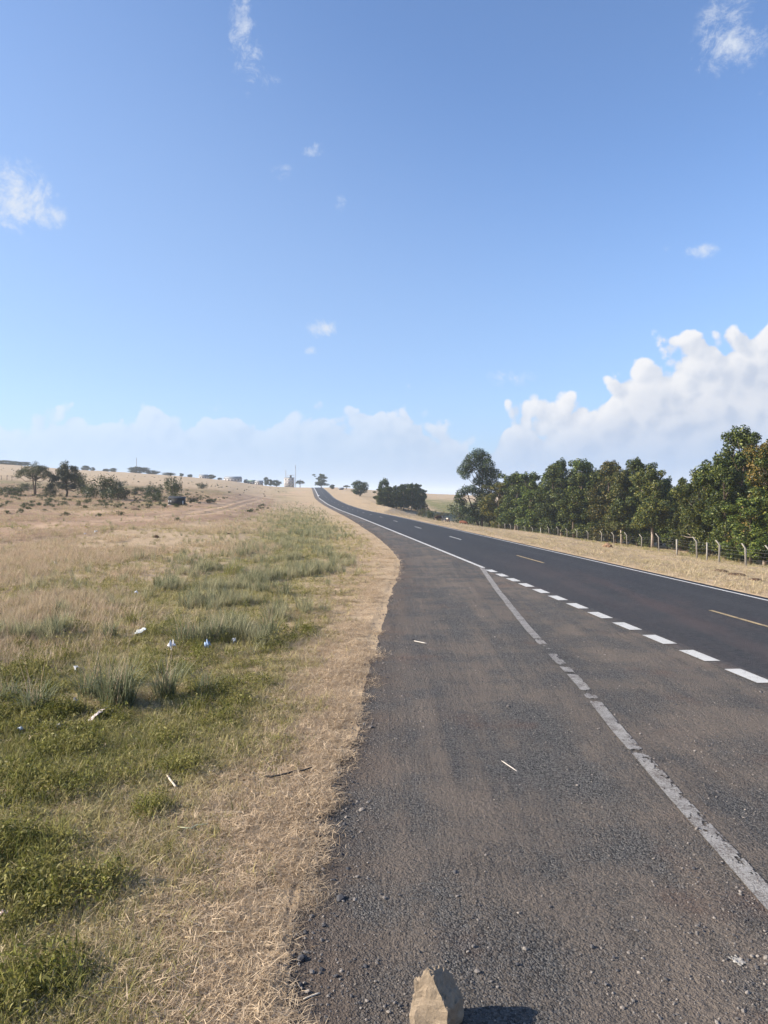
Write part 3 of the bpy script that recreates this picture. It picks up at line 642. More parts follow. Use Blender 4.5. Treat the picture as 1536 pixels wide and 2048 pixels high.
LIT = [('plastic_bag', 345, 1303, 24, 22, WH, 'bright white crumpled bag between the large tussocks'), ('plastic_bag', 416, 1302, 18, 22, (.38, .50, .68), 'pale blue crumpled bag right of the bright white bag'),
       ('plastic_scrap', 468, 1288, 12, 10, WH, 'small white scrap right of the pale blue bag'), ('plastic_scrap', 155, 1345, 14, 12, WH, 'small white scrap left of the largest tussock'),
       ('plastic_sheet', 280, 1268, 30, 7, (.62, .66, .66), 'flat whitish litter strip behind the largest tussock'), ('rag', 192, 1440, 52, 14, (.55, .48, .46), 'flat crumpled pale rag below the largest tussock'),
       ('plastic_scrap', 68, 1420, 22, 12, (.6, .6, .58), 'whitish scrap near the left edge below the grey tussock'), ('plastic_scrap', 118, 1466, 20, 14, (.62, .6, .58), 'torn whitish scrap lying in the dark weeds'),
       ('plastic_scrap', 40, 1468, 18, 8, (.55, .6, .62), 'faint greyish scrap left of the torn one in the weeds'), ('plastic_scrap', 150, 1416, 18, 16, (.45, .42, .42), 'greyish crumpled wrapper at the foot of the left tussocks'),
       ('paper_scrap', 8, 1846, 22, 12, (.62, .48, .46), 'pinkish scrap at the left edge near the bottom'), ('plastic_scrap', 192, 1066, 8, 5, WH, 'tiny white scrap far out in the field by the wheel track'),
       ('plastic_scrap', 170, 1070, 6, 4, WH, 'tiny white scrap left of its twin far out in the field'), ('plastic_scrap', 272, 1190, 9, 6, WH, 'small white scrap on the bare ground of the middle field'),
       ('plastic_scrap', 112, 1132, 10, 9, (.5, .46, .4), 'tan lump of litter in the dry grass of the middle field')]
for k, (nm, u, v, wp, hp, c, lb) in enumerate(LIT): litter(nm, u, v, wp, hp, c, lb, flat=('flat' in lb), seed=k)
litter('paper_scrap', 1476, 1923, 34, 3, (.30, .28, .25), 'thin whitish torn scrap on the lay-by at the lower right', flat=True, lay_=True, seed=40, group='litter on the lay-by')
def stick(name, p0, p1, rad_, color, label, bend=.0, onlay=False):
    pts = []
    for t in np.linspace(0, 1, 7):
        u = p0[0] + (p1[0] - p0[0]) * t; v = p0[1] + (p1[1] - p0[1]) * t
        if onlay: yq = H * F / (v - V0); xq = (u - U0) / F * yq; zq = LZ(xq, yq) + rad_
        else: xq, yq, zq = P(u, v); zq += .05
        k = math.sin(t * math.pi) * bend; pts.append((xq, yq - k, zq + abs(k) * .15))
    key = 'stick_%.2f' % color[0]; m = bpy.data.materials.get(key) or simple(key, color, .7, .2, 20)
    o = np.array(pts); c = o.mean(0); V, q, t_ = tube(o - c, [rad_ * .6] + [rad_] * 5 + [rad_ * .6], 6)
    ob = mk(name, V, [q, t_], m, smooth=True); ob.location = c; tag(ob, label, 'stick' if 'hose' not in name else 'rubber strip')
stick('stick', (333, 1562), (354, 1586), .012, (.55, .47, .37), 'short pale broken stick lying on the weeds')
stick('rubber_strip', (528, 1564), (624, 1545), .010, (.03, .028, .027), 'thin black curved strip on the straw verge', .10)
stick('dry_stalk', (370, 1897), (470, 1878), .006, (.56, .44, .27), 'long pale stalk lying on the straw near the bottom', .0)
stick('dry_stalk', (440, 1640), (486, 1636), .006, (.57, .45, .28), 'short pale stalk on the straw beside a dark weed clump', .0)
stick('dry_stalk', (355, 1670), (416, 1660), .006, (.46, .47, .30), 'greenish long stalk below the dark weed clump', .05)
stick('straw', (1003, 1518), (1034, 1538), .005, (.58, .53, .46), 'pale straw lying on the middle of the lay-by', .02, True)
stick('straw', (828, 1283), (853, 1287), .010, (.58, .55, .48), 'pale stick lying across the far part of the lay-by', 0, True)
stick('straw', (606, 1996), (640, 1984), .006, (.59, .50, .38), 'pale twig on the dirt by the straw at the bottom', 0, True)

# ------------------------------------------------------------------ trees
def limb_path(a, b2, r, sag=.12, n=5):
    a = np.array(a, float); b2 = np.array(b2, float); pts = [a + (b2 - a) * t for t in np.linspace(0, 1, n)]; L = np.linalg.norm(b2 - a)
    for k in range(1, n - 1): pts[k] = pts[k] + r.normal(0, .04 * L, 3) + np.array([0, 0, -sag * L * math.sin(math.pi * k / (n - 1)) * .5])
    return pts
def tree_mesh(name, seed, blobs, nleaf, size, leafm, barkm, trunk=((0, 0, 0), (0, 0, 5)), tr=.16, limbs=14, wid=.5, shell=.55, extra_trunks=()):
    """blobs: (x, y, z, rx, rz) leaf clumps; returns (trunk object, crown object) not linked"""
    r = np.random.default_rng(seed); B = np.array(blobs, float); vol = B[:, 3] ** 2 * B[:, 4]; area = vol ** .667; cnt = np.maximum(6, (nleaf * area / area.sum()).astype(int))
    C = []; N = []
    for (bx, by, bz, rx, rz), k in zip(B, cnt):
        d = r.normal(size=(k, 3)); d /= np.linalg.norm(d, axis=1)[:, None]; rr = shell + (1 - shell) * r.random(k) ** .6; rr *= 1 + r.normal(0, .10, k)
        C.append(np.array((bx, by, bz)) + d * rr[:, None] * (rx, rx, rz)); N.append(d * 1.1 + np.array((0, 0, .35)))
    C = np.concatenate(C); N = np.concatenate(N); kp = C[:, 2] > .05; C, N = C[kp], N[kp]
    V, Q, rn = leaf_quads(r, C, N, size, wid, .75)
    crown = mk(name + '_crown', V, Q, leafm, attrs={'rnd': rn}, link=False)
    parts = []
    for (a, b2) in [trunk, *extra_trunks]:
        n = 7; pth = [np.array(a) + (np.array(b2) - np.array(a)) * t + (r.normal(0, .05, 3) * (0 < t < 1)) for t in np.linspace(0, 1, n)]
        parts.append(tube(pth, np.linspace(tr, tr * .35, n), 7))
    tz = trunk[1][2]
    for k in r.choice(len(B), min(limbs, len(B)), replace=False):
        bx, by, bz = B[k, :3]; h = max(.25 * tz, min(tz * .95, bz * .75)); t = h / max(tz, .01)
        a = np.array(trunk[0]) + (np.array(trunk[1]) - np.array(trunk[0])) * t
        parts.append(tube(limb_path(a, (bx, by, bz), r), np.linspace(tr * .42, tr * .12, 5), 5))
    V, Fs = join(parts); tk_ = mk(name + '_trunk', V, Fs, barkm, link=False, smooth=True)
    return tk_, crown
def put_tree(kind, src, x, y, z, h, w, rz, label, cat, group=None, tint=0.0, dark=0.0, name='tree', ref=(10.0, 4.0)):
    root = empty(name, (x, y, z), rz, (w / ref[1], w / ref[1], h / ref[0]))
    a = src[0].copy(); a.name = 'trunk'; c = src[1].copy(); c.name = 'crown' if name != 'shrub' else 'foliage'
    for o in (a, c): COL.objects.link(o); o.parent = root
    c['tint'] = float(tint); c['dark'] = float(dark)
    tag(root, label, cat, group); return root
def col_blobs(r, n, h=10.0, w=2.0, low=.06, taper=.35):
    B = []; lob = [(r.random() * 6.28, h * (.12 + .7 * r.random()), .55 + .5 * r.random()) for _ in range(7)]
    for k in range(n):
        t = (k + r.random()) / n; z = h * (low + (.95 - low) * t); env = w * np.sin(np.pi * min(1, .2 + .78 * t)) ** taper * (1 - .12 * t)
        if k % 3 == 0: a, z0, q = lob[(k // 3) % 7]; a += r.normal(0, .35); z = min(h * .92, max(h * low, z0 + r.normal(0, .6))); rr = env * (.75 + .5 * q)
        else: a = r.random() * 6.28; rr = env * (.25 + .6 * r.random())
        rx = (.38 + .55 * r.random() ** 1.5) * (1 - .35 * t); B.append((rr * np.cos(a), rr * np.sin(a), min(z, h - rx * .8), rx, rx * (.8 + .5 * r.random())))
    for q in range(4): B.append((r.normal(0, .35), r.normal(0, .35), h - .5 - .3 * q, .32 + .08 * q, .5))
    for q in range(5): B.append((r.normal(0, .8), r.normal(0, .8), h - .7 - .6 * r.random(), .45, .45))
    return B
GV = []
for k in range(7):
    r = np.random.default_rng(300 + k)
    GV.append(tree_mesh('grove%d' % k, 320 + k, col_blobs(r, 64 + 6 * (k % 3), 10, 2.0 - .25 * (k % 2), (.06, .20, .05, .30, .12, .08, .26)[k], .35 + .1 * (k % 3)), 20000, .185, m_leafA, m_palebark if k in (1, 3, 6) else m_bark, ((0, 0, 0), (.15, .1, 8.5)), .15, 22, .55, .5))
def at(u, D): return (u - U0) / F * D, D
GROVE = [  # u, top v, D, half width px, tint, variant, label
 (998, 958, 166, 24, .55, 0, 'brownish green tree just right of the tall round clumped tree'), (1030, 940, 158, 26, .05, 1, 'dark leafy tree third from the left end of the fenced grove'),
 (1060, 943, 152, 22, .0, 2, 'dark tree left of the black gap in the grove'), (1084, 966, 158, 18, .0, 4, 'low shaded tree in the black gap of the grove'),
 (1108, 930, 140, 24, .10, 5, 'yellow green lit tree right of the black gap in the grove'), (1122, 918, 146, 24, .0, 1, 'tall narrow tree over the right shoulder of the black gap'),
 (1165, 917, 138, 28, .05, 2, 'rounded dark tree in the middle of the grove'), (1148, 952, 130, 24, .15, 0, 'shorter leafy tree in front of the rounded dark middle tree'),
 (1194, 940, 128, 24, .2, 4, 'green tree between the rounded middle tree and the brown tipped one'), (1220, 918, 124, 27, .65, 5, 'brown tipped tree with two thin shoots on its top'),
 (1243, 938, 117, 22, .45, 6, 'brownish narrow tree with a thin trunk right of the brown tipped one'), (1275, 912, 116, 27, .1, 0, 'tall pointed green tree left of the pale double trunk'),
 (1304, 934, 106, 27, .35, 3, 'tree with a pale double trunk bare near the ground'), (1334, 952, 118, 20, .0, 1, 'thin dark tree leaning over the sky notch of the grove'),
 (1360, 968, 112, 24, .0, 2, 'low dark tree filling the sky notch of the grove'), (1377, 985, 88, 24, .35, 4, 'short olive tree left of the grey leafed tree'),
 (1398, 945, 80, 28, .3, 6, 'olive brown tree right of the sky notch'), (1418, 924, 76, 26, .25, 0, 'tree with a sparse greyish top beside the tallest tree'),
 (1452, 926, 70, 30, .12, 5, 'bright green tree at the foot of the tallest tree'), (1483, 850, 74, 40, .08, 2, 'tallest tree of the grove, pointed above all others at the right'),
 (1528, 878, 66, 36, .85, 1, 'orange brown topped tree at the right edge of the picture'), (1500, 990, 60, 34, .05, 4, 'short bright leafed tree behind the last fence posts'), (1575, 900, 64, 40, .2, 0, 'leafy tree cut off by the right edge of the picture')]
for k, (u, vt, D, hw, ti, var, lb) in enumerate(GROVE):
    x, y = at(u, D); z = Z(x, y); h = H - (vt + random.uniform(-5, 7) * (u < 1470) - V0) / F * D - z
    put_tree('grove', GV[var], x, y, z, h, 2.9 * hw / F * D, random.uniform(0, 6.28), lb, 'tree', 'trees of the fenced grove', ti, random.uniform(-.75, .10), 'grove_tree', (10, 4.0))
rr_ = np.random.default_rng(77); nb = 0
for row, dd in ((0, 10), (1, 19), (2, 29)):
    for u in np.arange(1015, 1640, 22 + 6 * row):
        u2 = u + rr_.uniform(-7, 7); D = np.interp(u2, [1000, 1100, 1280, 1360, 1400, 1480, 1600], [164, 145, 116, 110, 84, 76, 68]) + dd + rr_.uniform(-2, 2)
        vt = np.interp(u2, [1000, 1060, 1085, 1120, 1280, 1335, 1365, 1410, 1480, 1540, 1640], [955, 950, 974, 935, 930, 965, 980, 948, 895, 905, 900]) + rr_.uniform(0, 22)
        x, y = at(u2, D); z = Z(x, y); h = max(4, H - (vt - V0) / F * D - z)
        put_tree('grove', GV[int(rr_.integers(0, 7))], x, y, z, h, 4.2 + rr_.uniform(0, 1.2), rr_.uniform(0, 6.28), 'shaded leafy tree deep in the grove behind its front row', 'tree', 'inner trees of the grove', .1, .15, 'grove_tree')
# tall clumped tree at the left end of the grove: clumps measured as pixels about its foot
def px_blobs(cl, u0, vb, D, seed, dep=1.0):
    r = np.random.default_rng(seed); B = []
    for (u, v, rp) in cl:
        k = D / F; B.append(((u - u0) * k, r.uniform(-.5, .5) * dep * rp * k * 1.6, (vb - v) * k, rp * k * 1.22, rp * k * 1.08))
    return B
cl = [(958, 908, 12), (945, 918, 13), (970, 915, 12), (975, 930, 12), (960, 930, 13), (934, 928, 10), (925, 940, 10), (930, 950, 9), (940, 938, 9), (980, 945, 12), (966, 948, 11), (990, 948, 11), (955, 962, 9), (972, 965, 12), (986, 968, 12),
      (944, 978, 9), (932, 980, 9), (922, 988, 9), (915, 998, 8), (955, 985, 10), (970, 985, 10), (926, 1004, 8), (962, 1000, 10), (978, 1000, 11), (985, 1015, 11), (968, 1018, 9), (995, 1025, 10), (950, 1012, 7), (940, 1022, 9), (925, 1018, 8), (960, 1030, 10), (978, 1036, 10), (995, 1042, 10), (1002, 1012, 11), (945, 1036, 9), (985, 988, 10), (998, 985, 9)]
Db = 172; x, y = at(962, Db); zb = Z(x, y); vb = V0 + (H - zb) / Db * F
bt = tree_mesh('clumped', 411, px_blobs(cl, 962, vb, Db, 4), 30000, .28, m_leafB, m_bark, ((.2, 0, 0), (.4, 0, (vb - 915) * Db / F)), .28, 26, .6, .45, extra_trunks=(((-.4, 0, 0), (-3.2, .3, (vb - 985) * Db / F)),))
put_tree('clumped', bt, x, y, zb, 10, 4, 0, 'tall tree of round dark clumps with sky gaps at the left end of the grove', 'tree', None, 0, 0, 'clumped_tree')
# round trees farther up the road
RV = []
for k in range(3):
    r = np.random.default_rng(500 + k); B = []
    for q in range(44):
        d = r.normal(size=3); d /= np.linalg.norm(d); B.append((d[0] * 1.55, d[1] * 1.55, 5.4 + d[2] * 3.7, .75 + .35 * r.random(), .9 + .4 * r.random()))
    RV.append(tree_mesh('round%d' % k, 510 + k, B, 5200, .36, m_leafB, m_bark, ((0, 0, 0), (0, 0, 6)), .2, 12, .6, .4))
def px_tree(src, u, vt, vbase, hw, label, D=None, name='tree', cat='tree', group=None, tint=0, dark=0, ref=(10, 4)):
    if D is None: x, y, z = P(u, vbase)
    else: x, y = at(u, D); z = Z(x, y)
    h = H - (vt - V0) / F * y - z
    return put_tree('', src, x, y, z - .05, max(.5, h), 2 * hw / F * y, random.uniform(0, 6.28), label, cat, group, tint, dark, name, ref)
px_tree(RV[0], 720, 960, 982, 16, 'round dark solitary tree on the slope right of the far road', 330, 'round_tree')
CLP = [(762, 976, 15, 'leftmost pale lit tree of the roadside clump', .25), (777, 972, 15, 'second lit tree of the roadside clump under the tall head', .25), (793, 970, 15, 'third tree of the roadside clump, olive green', .2), (808, 967, 15, 'middle tree of the roadside clump, half in shade', .05),
       (822, 965, 15, 'dark tree right of the middle of the roadside clump', 0), (835, 966, 14, 'second tree from the right end of the roadside clump', 0), (845, 977, 11, 'rightmost dark tree of the roadside clump', 0)]
for k, (u, vt, hw, lb, ti) in enumerate(CLP): px_tree(GV[(k * 2) % 7], u, vt, 1010, hw, lb, 236 + k * 3.5, 'clump_tree', 'tree', 'trees of the roadside clump', ti * .5, .05)
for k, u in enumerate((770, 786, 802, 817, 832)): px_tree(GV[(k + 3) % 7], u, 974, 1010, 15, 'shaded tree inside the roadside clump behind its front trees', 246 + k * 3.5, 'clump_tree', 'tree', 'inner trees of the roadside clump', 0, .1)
px_tree(RV[1], 767, 953, 1005, 11, 'slim tree whose round head rises above the roadside clump', 262, 'round_tree')
# acacias on the left
def umb(seed, n=46, h=6.0, w=3.1, zlo=.42):
    r = np.random.default_rng(seed); B = []
    for k in range(n):
        a = r.random() * 6.28; q = w * np.sqrt(r.random()); z = h * (zlo + (.93 - zlo) * (1 - (q / w) ** 2 * .75) * (.55 + .45 * r.random())); B.append((q * np.cos(a), q * np.sin(a), z, .46 + .36 * r.random(), .34 + .3 * r.random()))
    return B
ac1 = tree_mesh('acacia', 601, umb(3, 74), 8200, .16, m_leafC, m_bark, ((-.2, 0, 0), (-.5, 0, 4.4)), .15, 30, .5, .2, extra_trunks=(((.25, 0, 0), (1.1, .2, 4.2)),))
ac2 = tree_mesh('acacia_b', 602, umb(4, 96, 6.0, 3.0, .08), 14000, .19, m_leafC, m_bark, ((0, 0, 0), (.3, 0, 4.5)), .2, 30, .5, .2)
AR = (6.0, 6.2)
px_tree(ac1, 70, 919, 990, 36, 'open crowned acacia on twin trunks at the left of the field', None, 'acacia_tree', 'tree', None, .1, 0, AR)
px_tree(ac2, 133, 919, 993, 34, 'dense dark acacia beside the twin trunked one', None, 'acacia_tree', 'tree', None, 0, .45, AR)
SV = []
for k in range(4):
    r = np.random.default_rng(700 + k); B = [(r.normal(0, .75), r.normal(0, .75), .35 + 1.3 * r.random(), .35 + .3 * r.random(), .3 + .3 * r.random()) for _ in range(20)]
    SV.append(tree_mesh('shrub%d' % k, 720 + k, B, 2200, .15, m_leafD, m_bark, ((0, 0, 0), (0, 0, 1.1)), .05, 14, .5, .3))
SHR = [(205, 950, 998, 22, 'grey twiggy shrub right of the dense acacia', .1, 1), (237, 972, 999, 20, 'dark low bush right of the grey twiggy shrub', 0, 0), (180, 975, 996, 16, 'low green bush between the dense acacia and the grey shrub', 0, 2), (105, 975, 993, 12, 'small dark bush between the two acacias', 0, 3),
       (20, 974, 990, 24, 'low dark scrub bush left of the twin trunked acacia', 0, 0), (55, 967, 982, 12, 'small green bush behind the twin trunks', 0, 1), (345, 955, 1002, 14, 'thin upright dark sapling behind the low dark shed', .0, 2), (310, 985, 1004, 13, 'bright green bush left of the low dark shed', 0, 1),
       (305, 970, 992, 16, 'dark low shrub uphill of the bright green bush', 0, 3), (272, 976, 990, 13, 'greyish shrub on the slope between bush and shed', .2, 0), (240, 963, 974, 8, 'small dark shrub higher up the left slope', 0, 1), (402, 968, 978, 9, 'small brown green shrub high on the slope right of the shed', .3, 2), (385, 995, 1004, 9, 'low green shrub right of the dark shed', 0, 3), (420, 998, 1006, 8, 'flat shrub at the bend of the wheel track', .1, 0)]
for (u, vt, vb_, hw, lb, ti, var) in SHR: px_tree(SV[var], u, vt - 2, vb_, hw * 1.35, lb, None, 'shrub', 'shrub', 'scrub on the left slope', ti, .15, (1.9, 2.9))
SH2 = [(918, 1006, 1046, 26, 'feathery light green bush left of the clumped tree', 0, 2, 204), (945, 1012, 1050, 22, 'light green bush under the clumped tree', .05, 0, 198), (862, 1020, 1038, 15, 'round green bush by the far fence right of the roadside clump', 0, 1, 196), (845, 1016, 1034, 10, 'small brownish bush next to the round green bush', .6, 3, 200), (882, 1024, 1042, 13, 'dry brown bush behind the grazing cattle', .8, 2, 206), (978, 1030, 1058, 14, 'greyish bush behind the far fence posts', .25, 1, 172)]
for (u, vt, vb_, hw, lb, ti, var, D) in SH2: px_tree(SV[var], u, vt, vb_, hw, lb, D, 'shrub', 'shrub', 'bushes below the road', ti, 0, (1.9, 2.9))
# scattered scrub too small to tell apart on the slope
x, y, r = polar(3200, 60, 480, AL, R(-6), 31); dl = lay_edge(y) - x; gm = fbm(x * .04, y * .03, 3)
kp = (dl > 14) & (r.random(len(x)) < .06 + .6 * ss(.46, .60, gm) * ss(70, 100, y)) & (near_curve(x, y, tk) > 4); x, y = x[kp], y[kp]
emit('slope_scrub', x, y, r, [bpy.data.objects.new('scrub_src%d' % k, SV[k][1].data) for k in range(4)], .10, .28, r.random(len(x)), 'low scattered scrub dotting the dry left slope', 'scrub', 0, .05)

# ------------------------------------------------------------------ skyline trees and buildings
SKT = [(12, 920, 14, 'hazy tree mass at the far left end of the skyline', 0), (38, 922, 14, 'hazy low trees on the skyline left of the acacias', 1), (171, 931, 7, 'small round skyline tree right of the dense acacia', 2), (185, 934, 4, 'tiny skyline tree beside the small round one', 0), (213, 937, 6, 'dark low skyline tree, left of a pair', 1), (227, 936, 6, 'dark low skyline tree, right of a pair', 2),
       (279, 933, 14, 'broad dark tree mass at the foot of the lone mast', 0), (306, 940, 9, 'skyline tree right of the mast thicket', 1), (336, 945, 9, 'flat skyline tree farther right of the mast thicket', 2), (363, 946, 3.5, 'tiny round lone skyline tree', 0), (380, 948, 4, 'small square looking skyline tree', 1), (422, 949, 7, 'bushy skyline tree left of the long roofed house', 2), (440, 955, 4, 'tiny skyline bush left of the long house', 0), (492, 958, 4, 'tiny bush right of the long house', 1),
       (532, 954, 4.5, 'upright dark tree left of the storeyed building', 2), (540, 958, 5, 'low tree touching the upright dark one', 0), (553, 959, 8, 'wide rounded tree beside the storeyed building', 1), (600, 958, 8, 'umbrella shaped tree right of the storeyed building', 3), (665, 969, 4.5, 'small dark conical bush right of the crest', 2), (693, 969, 6.5, 'pale grey bush on the slope right of the crest', 3)]
for (u, vt, hw, lb, kind) in SKT:
    src = RV[kind] if kind < 3 else ac1; D = 575 if u < 620 else 470
    px_tree(src, u, vt, 0, hw * (1.45 if u < 60 or 270 < u < 350 else 1.15), lb, D, 'skyline_tree', 'tree', 'small trees along the skyline', 0, .05, (10, 4) if kind < 3 else AR)
px_tree(GV[1], 643, 947, 0, 14, 'tall hazy tree standing where the road crosses the crest', 575, 'crest_tree', 'tree')
m_wall = simple('pale_plaster', (.42, .38, .36), .8, .08, .3); m_roof = simple('grey_iron_roof', (.20, .21, .22), .5, .15, .4, .4); m_redroof = simple('dull_green_roof', (.20, .26, .18), .6, .15, .4); m_glass = simple('window_glass', (.05, .06, .07), .2, .1, 1, .5); m_metal = simple('mast_steel', (.30, .30, .31), .5, .1, 1, .4)
m_brown = simple('brown_panel', (.30, .22, .19), .7, .1, .5); m_shed = simple('dark_shed_boards', (.028, .028, .030), .7, .3, 3); m_shedp = simple('pale_shed_board', (.50, .50, .48), .7, .1, 3)
def house(u, vtop, vbot, hw, D, label, roofm, wallm, storeys=1, pitched=True, tank=False):
    x, y = at(u, D); z = Z(x, y) - .3; W = 2 * hw / F * D; Ht = H - (vtop - V0) / F * D - z; dp = W * .6
    root = empty('house' if storeys == 1 else 'storeyed_building', (x, y, z)); tag(root, label, 'house' if storeys == 1 else 'building')
    wh = Ht * (.58 if pitched else .93); mk('wall', *join([boxp(-W / 2, W / 2, -dp / 2, dp / 2, 0, wh)]), wallm, root)
    if pitched:
        e = .25; V = [(-W / 2 - e, -dp / 2 - e, wh - .05), (W / 2 + e, -dp / 2 - e, wh - .05), (W / 2 + e, dp / 2 + e, wh - .05), (-W / 2 - e, dp / 2 + e, wh - .05), (-W / 2 - e, 0, Ht), (W / 2 + e, 0, Ht)]
        mk('roof', V, [np.array([(0, 1, 5, 4), (2, 3, 4, 5), (0, 3, 2, 1)]), np.array([(0, 4, 3), (1, 2, 5)])], roofm, root)
    else: mk('roof', *join([boxp(-W / 2 - .15, W / 2 + .15, -dp / 2 - .15, dp / 2 + .15, wh + .002, Ht)]), roofm, root)
    nw = 3 if W < 9 else 5
    for s0 in range(storeys):
        for k in range(nw):
            wx_ = -W / 2 + W * (k + .5) / nw; z0 = wh * (s0 + .35) / storeys
            mk('window', *join([boxp(wx_ - .5, wx_ + .5, -dp / 2 - .05, -dp / 2 + .02, z0, z0 + min(1.1, wh / storeys * .45))]), m_glass, root)
    if storeys == 1: mk('door', *join([boxp(-W * .04 - .45, -W * .04 + .45 - .2, -dp / 2 - .04, -dp / 2 + .02, 0, min(2.0, wh * .9))]), m_brown, root)
    else:
        for s0 in range(1, storeys): mk('floor_band', *join([boxp(-W / 2 - .04, W / 2 + .04, -dp / 2 - .08, -dp / 2 + .03, wh * s0 / storeys - .12, wh * s0 / storeys + .12)]), m_brown, root)
    if tank:
        V, q, t_ = tube([(W * .15, 0, Ht), (W * .15, 0, Ht + 1.6), (W * .15, 0, Ht + 1.9)], [.75, .75, .3], 12); mk('water_tank', V, [q, t_], m_shed, [c_ for c_ in root.children if c_.name.startswith('roof')][0])
    return root
house(578.5, 955, 969, 9.5, 572, 'storeyed pale building between two masts on the skyline', m_roof, m_wall, 3, False, True)
house(466, 953, 962, 16, 572, 'long grey roofed house on the skyline', m_roof, m_wall); house(518, 961, 967, 7.5, 570, 'small dark roofed house right of the green roofed one', m_roof, m_wall)
house(503, 960, 966, 8, 574, 'low greenish roofed house on the skyline', m_redroof, m_wall); house(407, 949, 955, 8, 572, 'flat pale house beside the bushy skyline tree', m_roof, m_wall); house(682, 975, 979, 5, 455, 'tiny low shed on the slope right of the crest', m_roof, m_brown)
def mast(u, vt, D, label, rad_=.28):
    x, y = at(u, D); z = Z(x, y) - .3; h = H - (vt - V0) / F * D - z; root = empty('mast', (x, y, z)); tag(root, label, 'mast')
    parts = []; n = 3; w0 = rad_ * 1.3
    for k in range(n):
        a = 2 * math.pi * k / n; mk('leg', *(lambda V, q, t_: (V, [q, t_]))(*tube([(w0 * math.cos(a), w0 * math.sin(a), 0), (w0 * .5 * math.cos(a), w0 * .5 * math.sin(a), h * .9)], [.10, .08], 6)), m_metal, root)
    br = []
    for q in range(10):
        z0 = h * .9 * q / 10; k0 = w0 * (1 - .5 * q / 10)
        for k in range(n):
            a, b2 = 2 * math.pi * k / n, 2 * math.pi * (k + 1) / n; br.append(tube([(k0 * math.cos(a), k0 * math.sin(a), z0), (k0 * math.cos(b2), k0 * math.sin(b2), z0 + h * .09)], [.04, .04], 4))
    mk('bracing', *join(br), m_metal, root); V, q, t_ = tube([(0, 0, h * .86), (0, 0, h)], [.22, .16], 8); mk('antenna', V, [q, t_], m_metal, root)
mast(571.5, 939, 566, 'shorter mast at the left corner of the storeyed building'); mast(591, 930, 568, 'taller mast right of the storeyed building'); mast(273, 915, 580, 'lone thin mast rising from the dark thicket on the skyline')
x, y = at(581.5, 566); z = Z(x, y); zt = H - (950 - V0) / F * 566; root = empty('sign_gantry', (x, y, z)); tag(root, 'thin gantry frame above the roof of the storeyed building', 'sign frame')
mk('crossbar', *join([boxp(-2.6, 2.6, -.12, .12, zt - z - .25, zt - z)]), m_metal, root)
for sx in (-2.4, 2.4): mk('post', *join([boxp(sx - .07, sx + .07, -.07, .07, 0, zt - z - .253)]), m_metal, root)
# low dark shed in the field
x, y, z = P(352, 1011); k = y / F; root = empty('low_shed', (x, y, z), R(6)); tag(root, 'low dark shed with pale boards at its left end in the field', 'shed'); W, Hs, Dp = 31 * k, 17 * k, 20 * k
mk('wall', *join([boxp(-W / 2, W / 2, 0, Dp, .05, Hs * .8)]), m_shed, root)
V = [(-W / 2 - .12, -.2, Hs * .82), (W / 2 + .12, -.2, Hs * .74), (W / 2 + .12, Dp + .2, Hs * .98), (-W / 2 - .12, Dp + .2, Hs * 1.06)]; V += [(a, b2, c_ + .07) for a, b2, c_ in V]
mk('roof', V, np.array([(0, 3, 2, 1), (4, 5, 6, 7), (0, 1, 5, 4), (1, 2, 6, 5), (2, 3, 7, 6), (3, 0, 4, 7)]), m_shed, root)
for a, b2, c_, d_ in ((-.49, -.42, .35, .58), (-.36, -.29, .35, .58), (.40, .47, .10, .55), (-.5, -.30, .05, .13)): mk('board', *join([boxp(W * a, W * b2, -.05, -.002, Hs * c_, Hs * d_)]), m_shedp, root)
# rail fence far left
x, y, z = P(12, 960); root = empty('rail_fence', (x, y, z)); tag(root, 'short thin rail fence uphill at the left edge', 'fence'); k = y / F
for sx in (-22, -9, 2, 12): mk('post', *join([boxp(sx * k - .06, sx * k + .06, -.06, .06, -.5, 9 * k)]), m_bark, root)
for hz_ in (.45, .9): mk('rail', *join([boxp(-22 * k, 12 * k, -.03 - .062, -.062, 9 * k * hz_ - .05, 9 * k * hz_)]), m_bark, root)
# earth mound by the fence
def lump(name, u, v, hw, hp, mat, label, cat, seed=0):
    x, y, z = P(u, v); bm = bmesh.new(); bmesh.ops.create_icosphere(bm, subdivisions=3, radius=1); k = y / F
    for q in bm.verts:
        n_ = mn.fractal(q.co * 2.2 + Vector((seed, 0, 0)), 1, 2, 4); q.co = Vector((q.co.x * hw * k, q.co.y * hw * k * .9, max(q.co.z, -.2) * hp * k)) * (1 + .28 * n_)
    me = bpy.data.meshes.new(name); bm.to_mesh(me); bm.free(); me.materials.append(mat); o = bpy.data.objects.new(name, me); COL.objects.link(o); o.location = (x, y, z); tag(o, label, cat)
m_earth = simple('red_earth', (.27, .17, .105), .95, .3, 5, .05, .03); m_dearth = simple('dark_turned_earth', (.10, .062, .042), .95, .4, 5, .05, .03)
lump('earth_mound', 1215, 1094, 9, 8, m_earth, 'small reddish earth mound between the road and the fence', 'mound', 1)
for k, (u, v, hw, hp, lb) in enumerate([(1440, 1143, 16, 4, 'flat dark turned earth heap below the last fence posts'), (1472, 1150, 18, 4, 'dark crumbly earth heap right of the flat one'), (1510, 1160, 14, 3, 'low dark earth heap at the right edge of the verge')]): lump('earth_heap', u, v, hw, hp, m_dearth, lb, 'earth', 3 + k)
for k, (u, v, hw, hp, lb) in enumerate([(312, 1075, 6, 5, 'dark clod of earth in the middle of the field'), (272, 1020, 10, 3, 'dark low earth ridge beside the wheel track'), (455, 1068, 9, 2.5, 'dark flat earth patch near the roadside grass')]): lump('earth_clod', u, v, hw, hp, m_dearth, lb, 'earth', 9 + k)

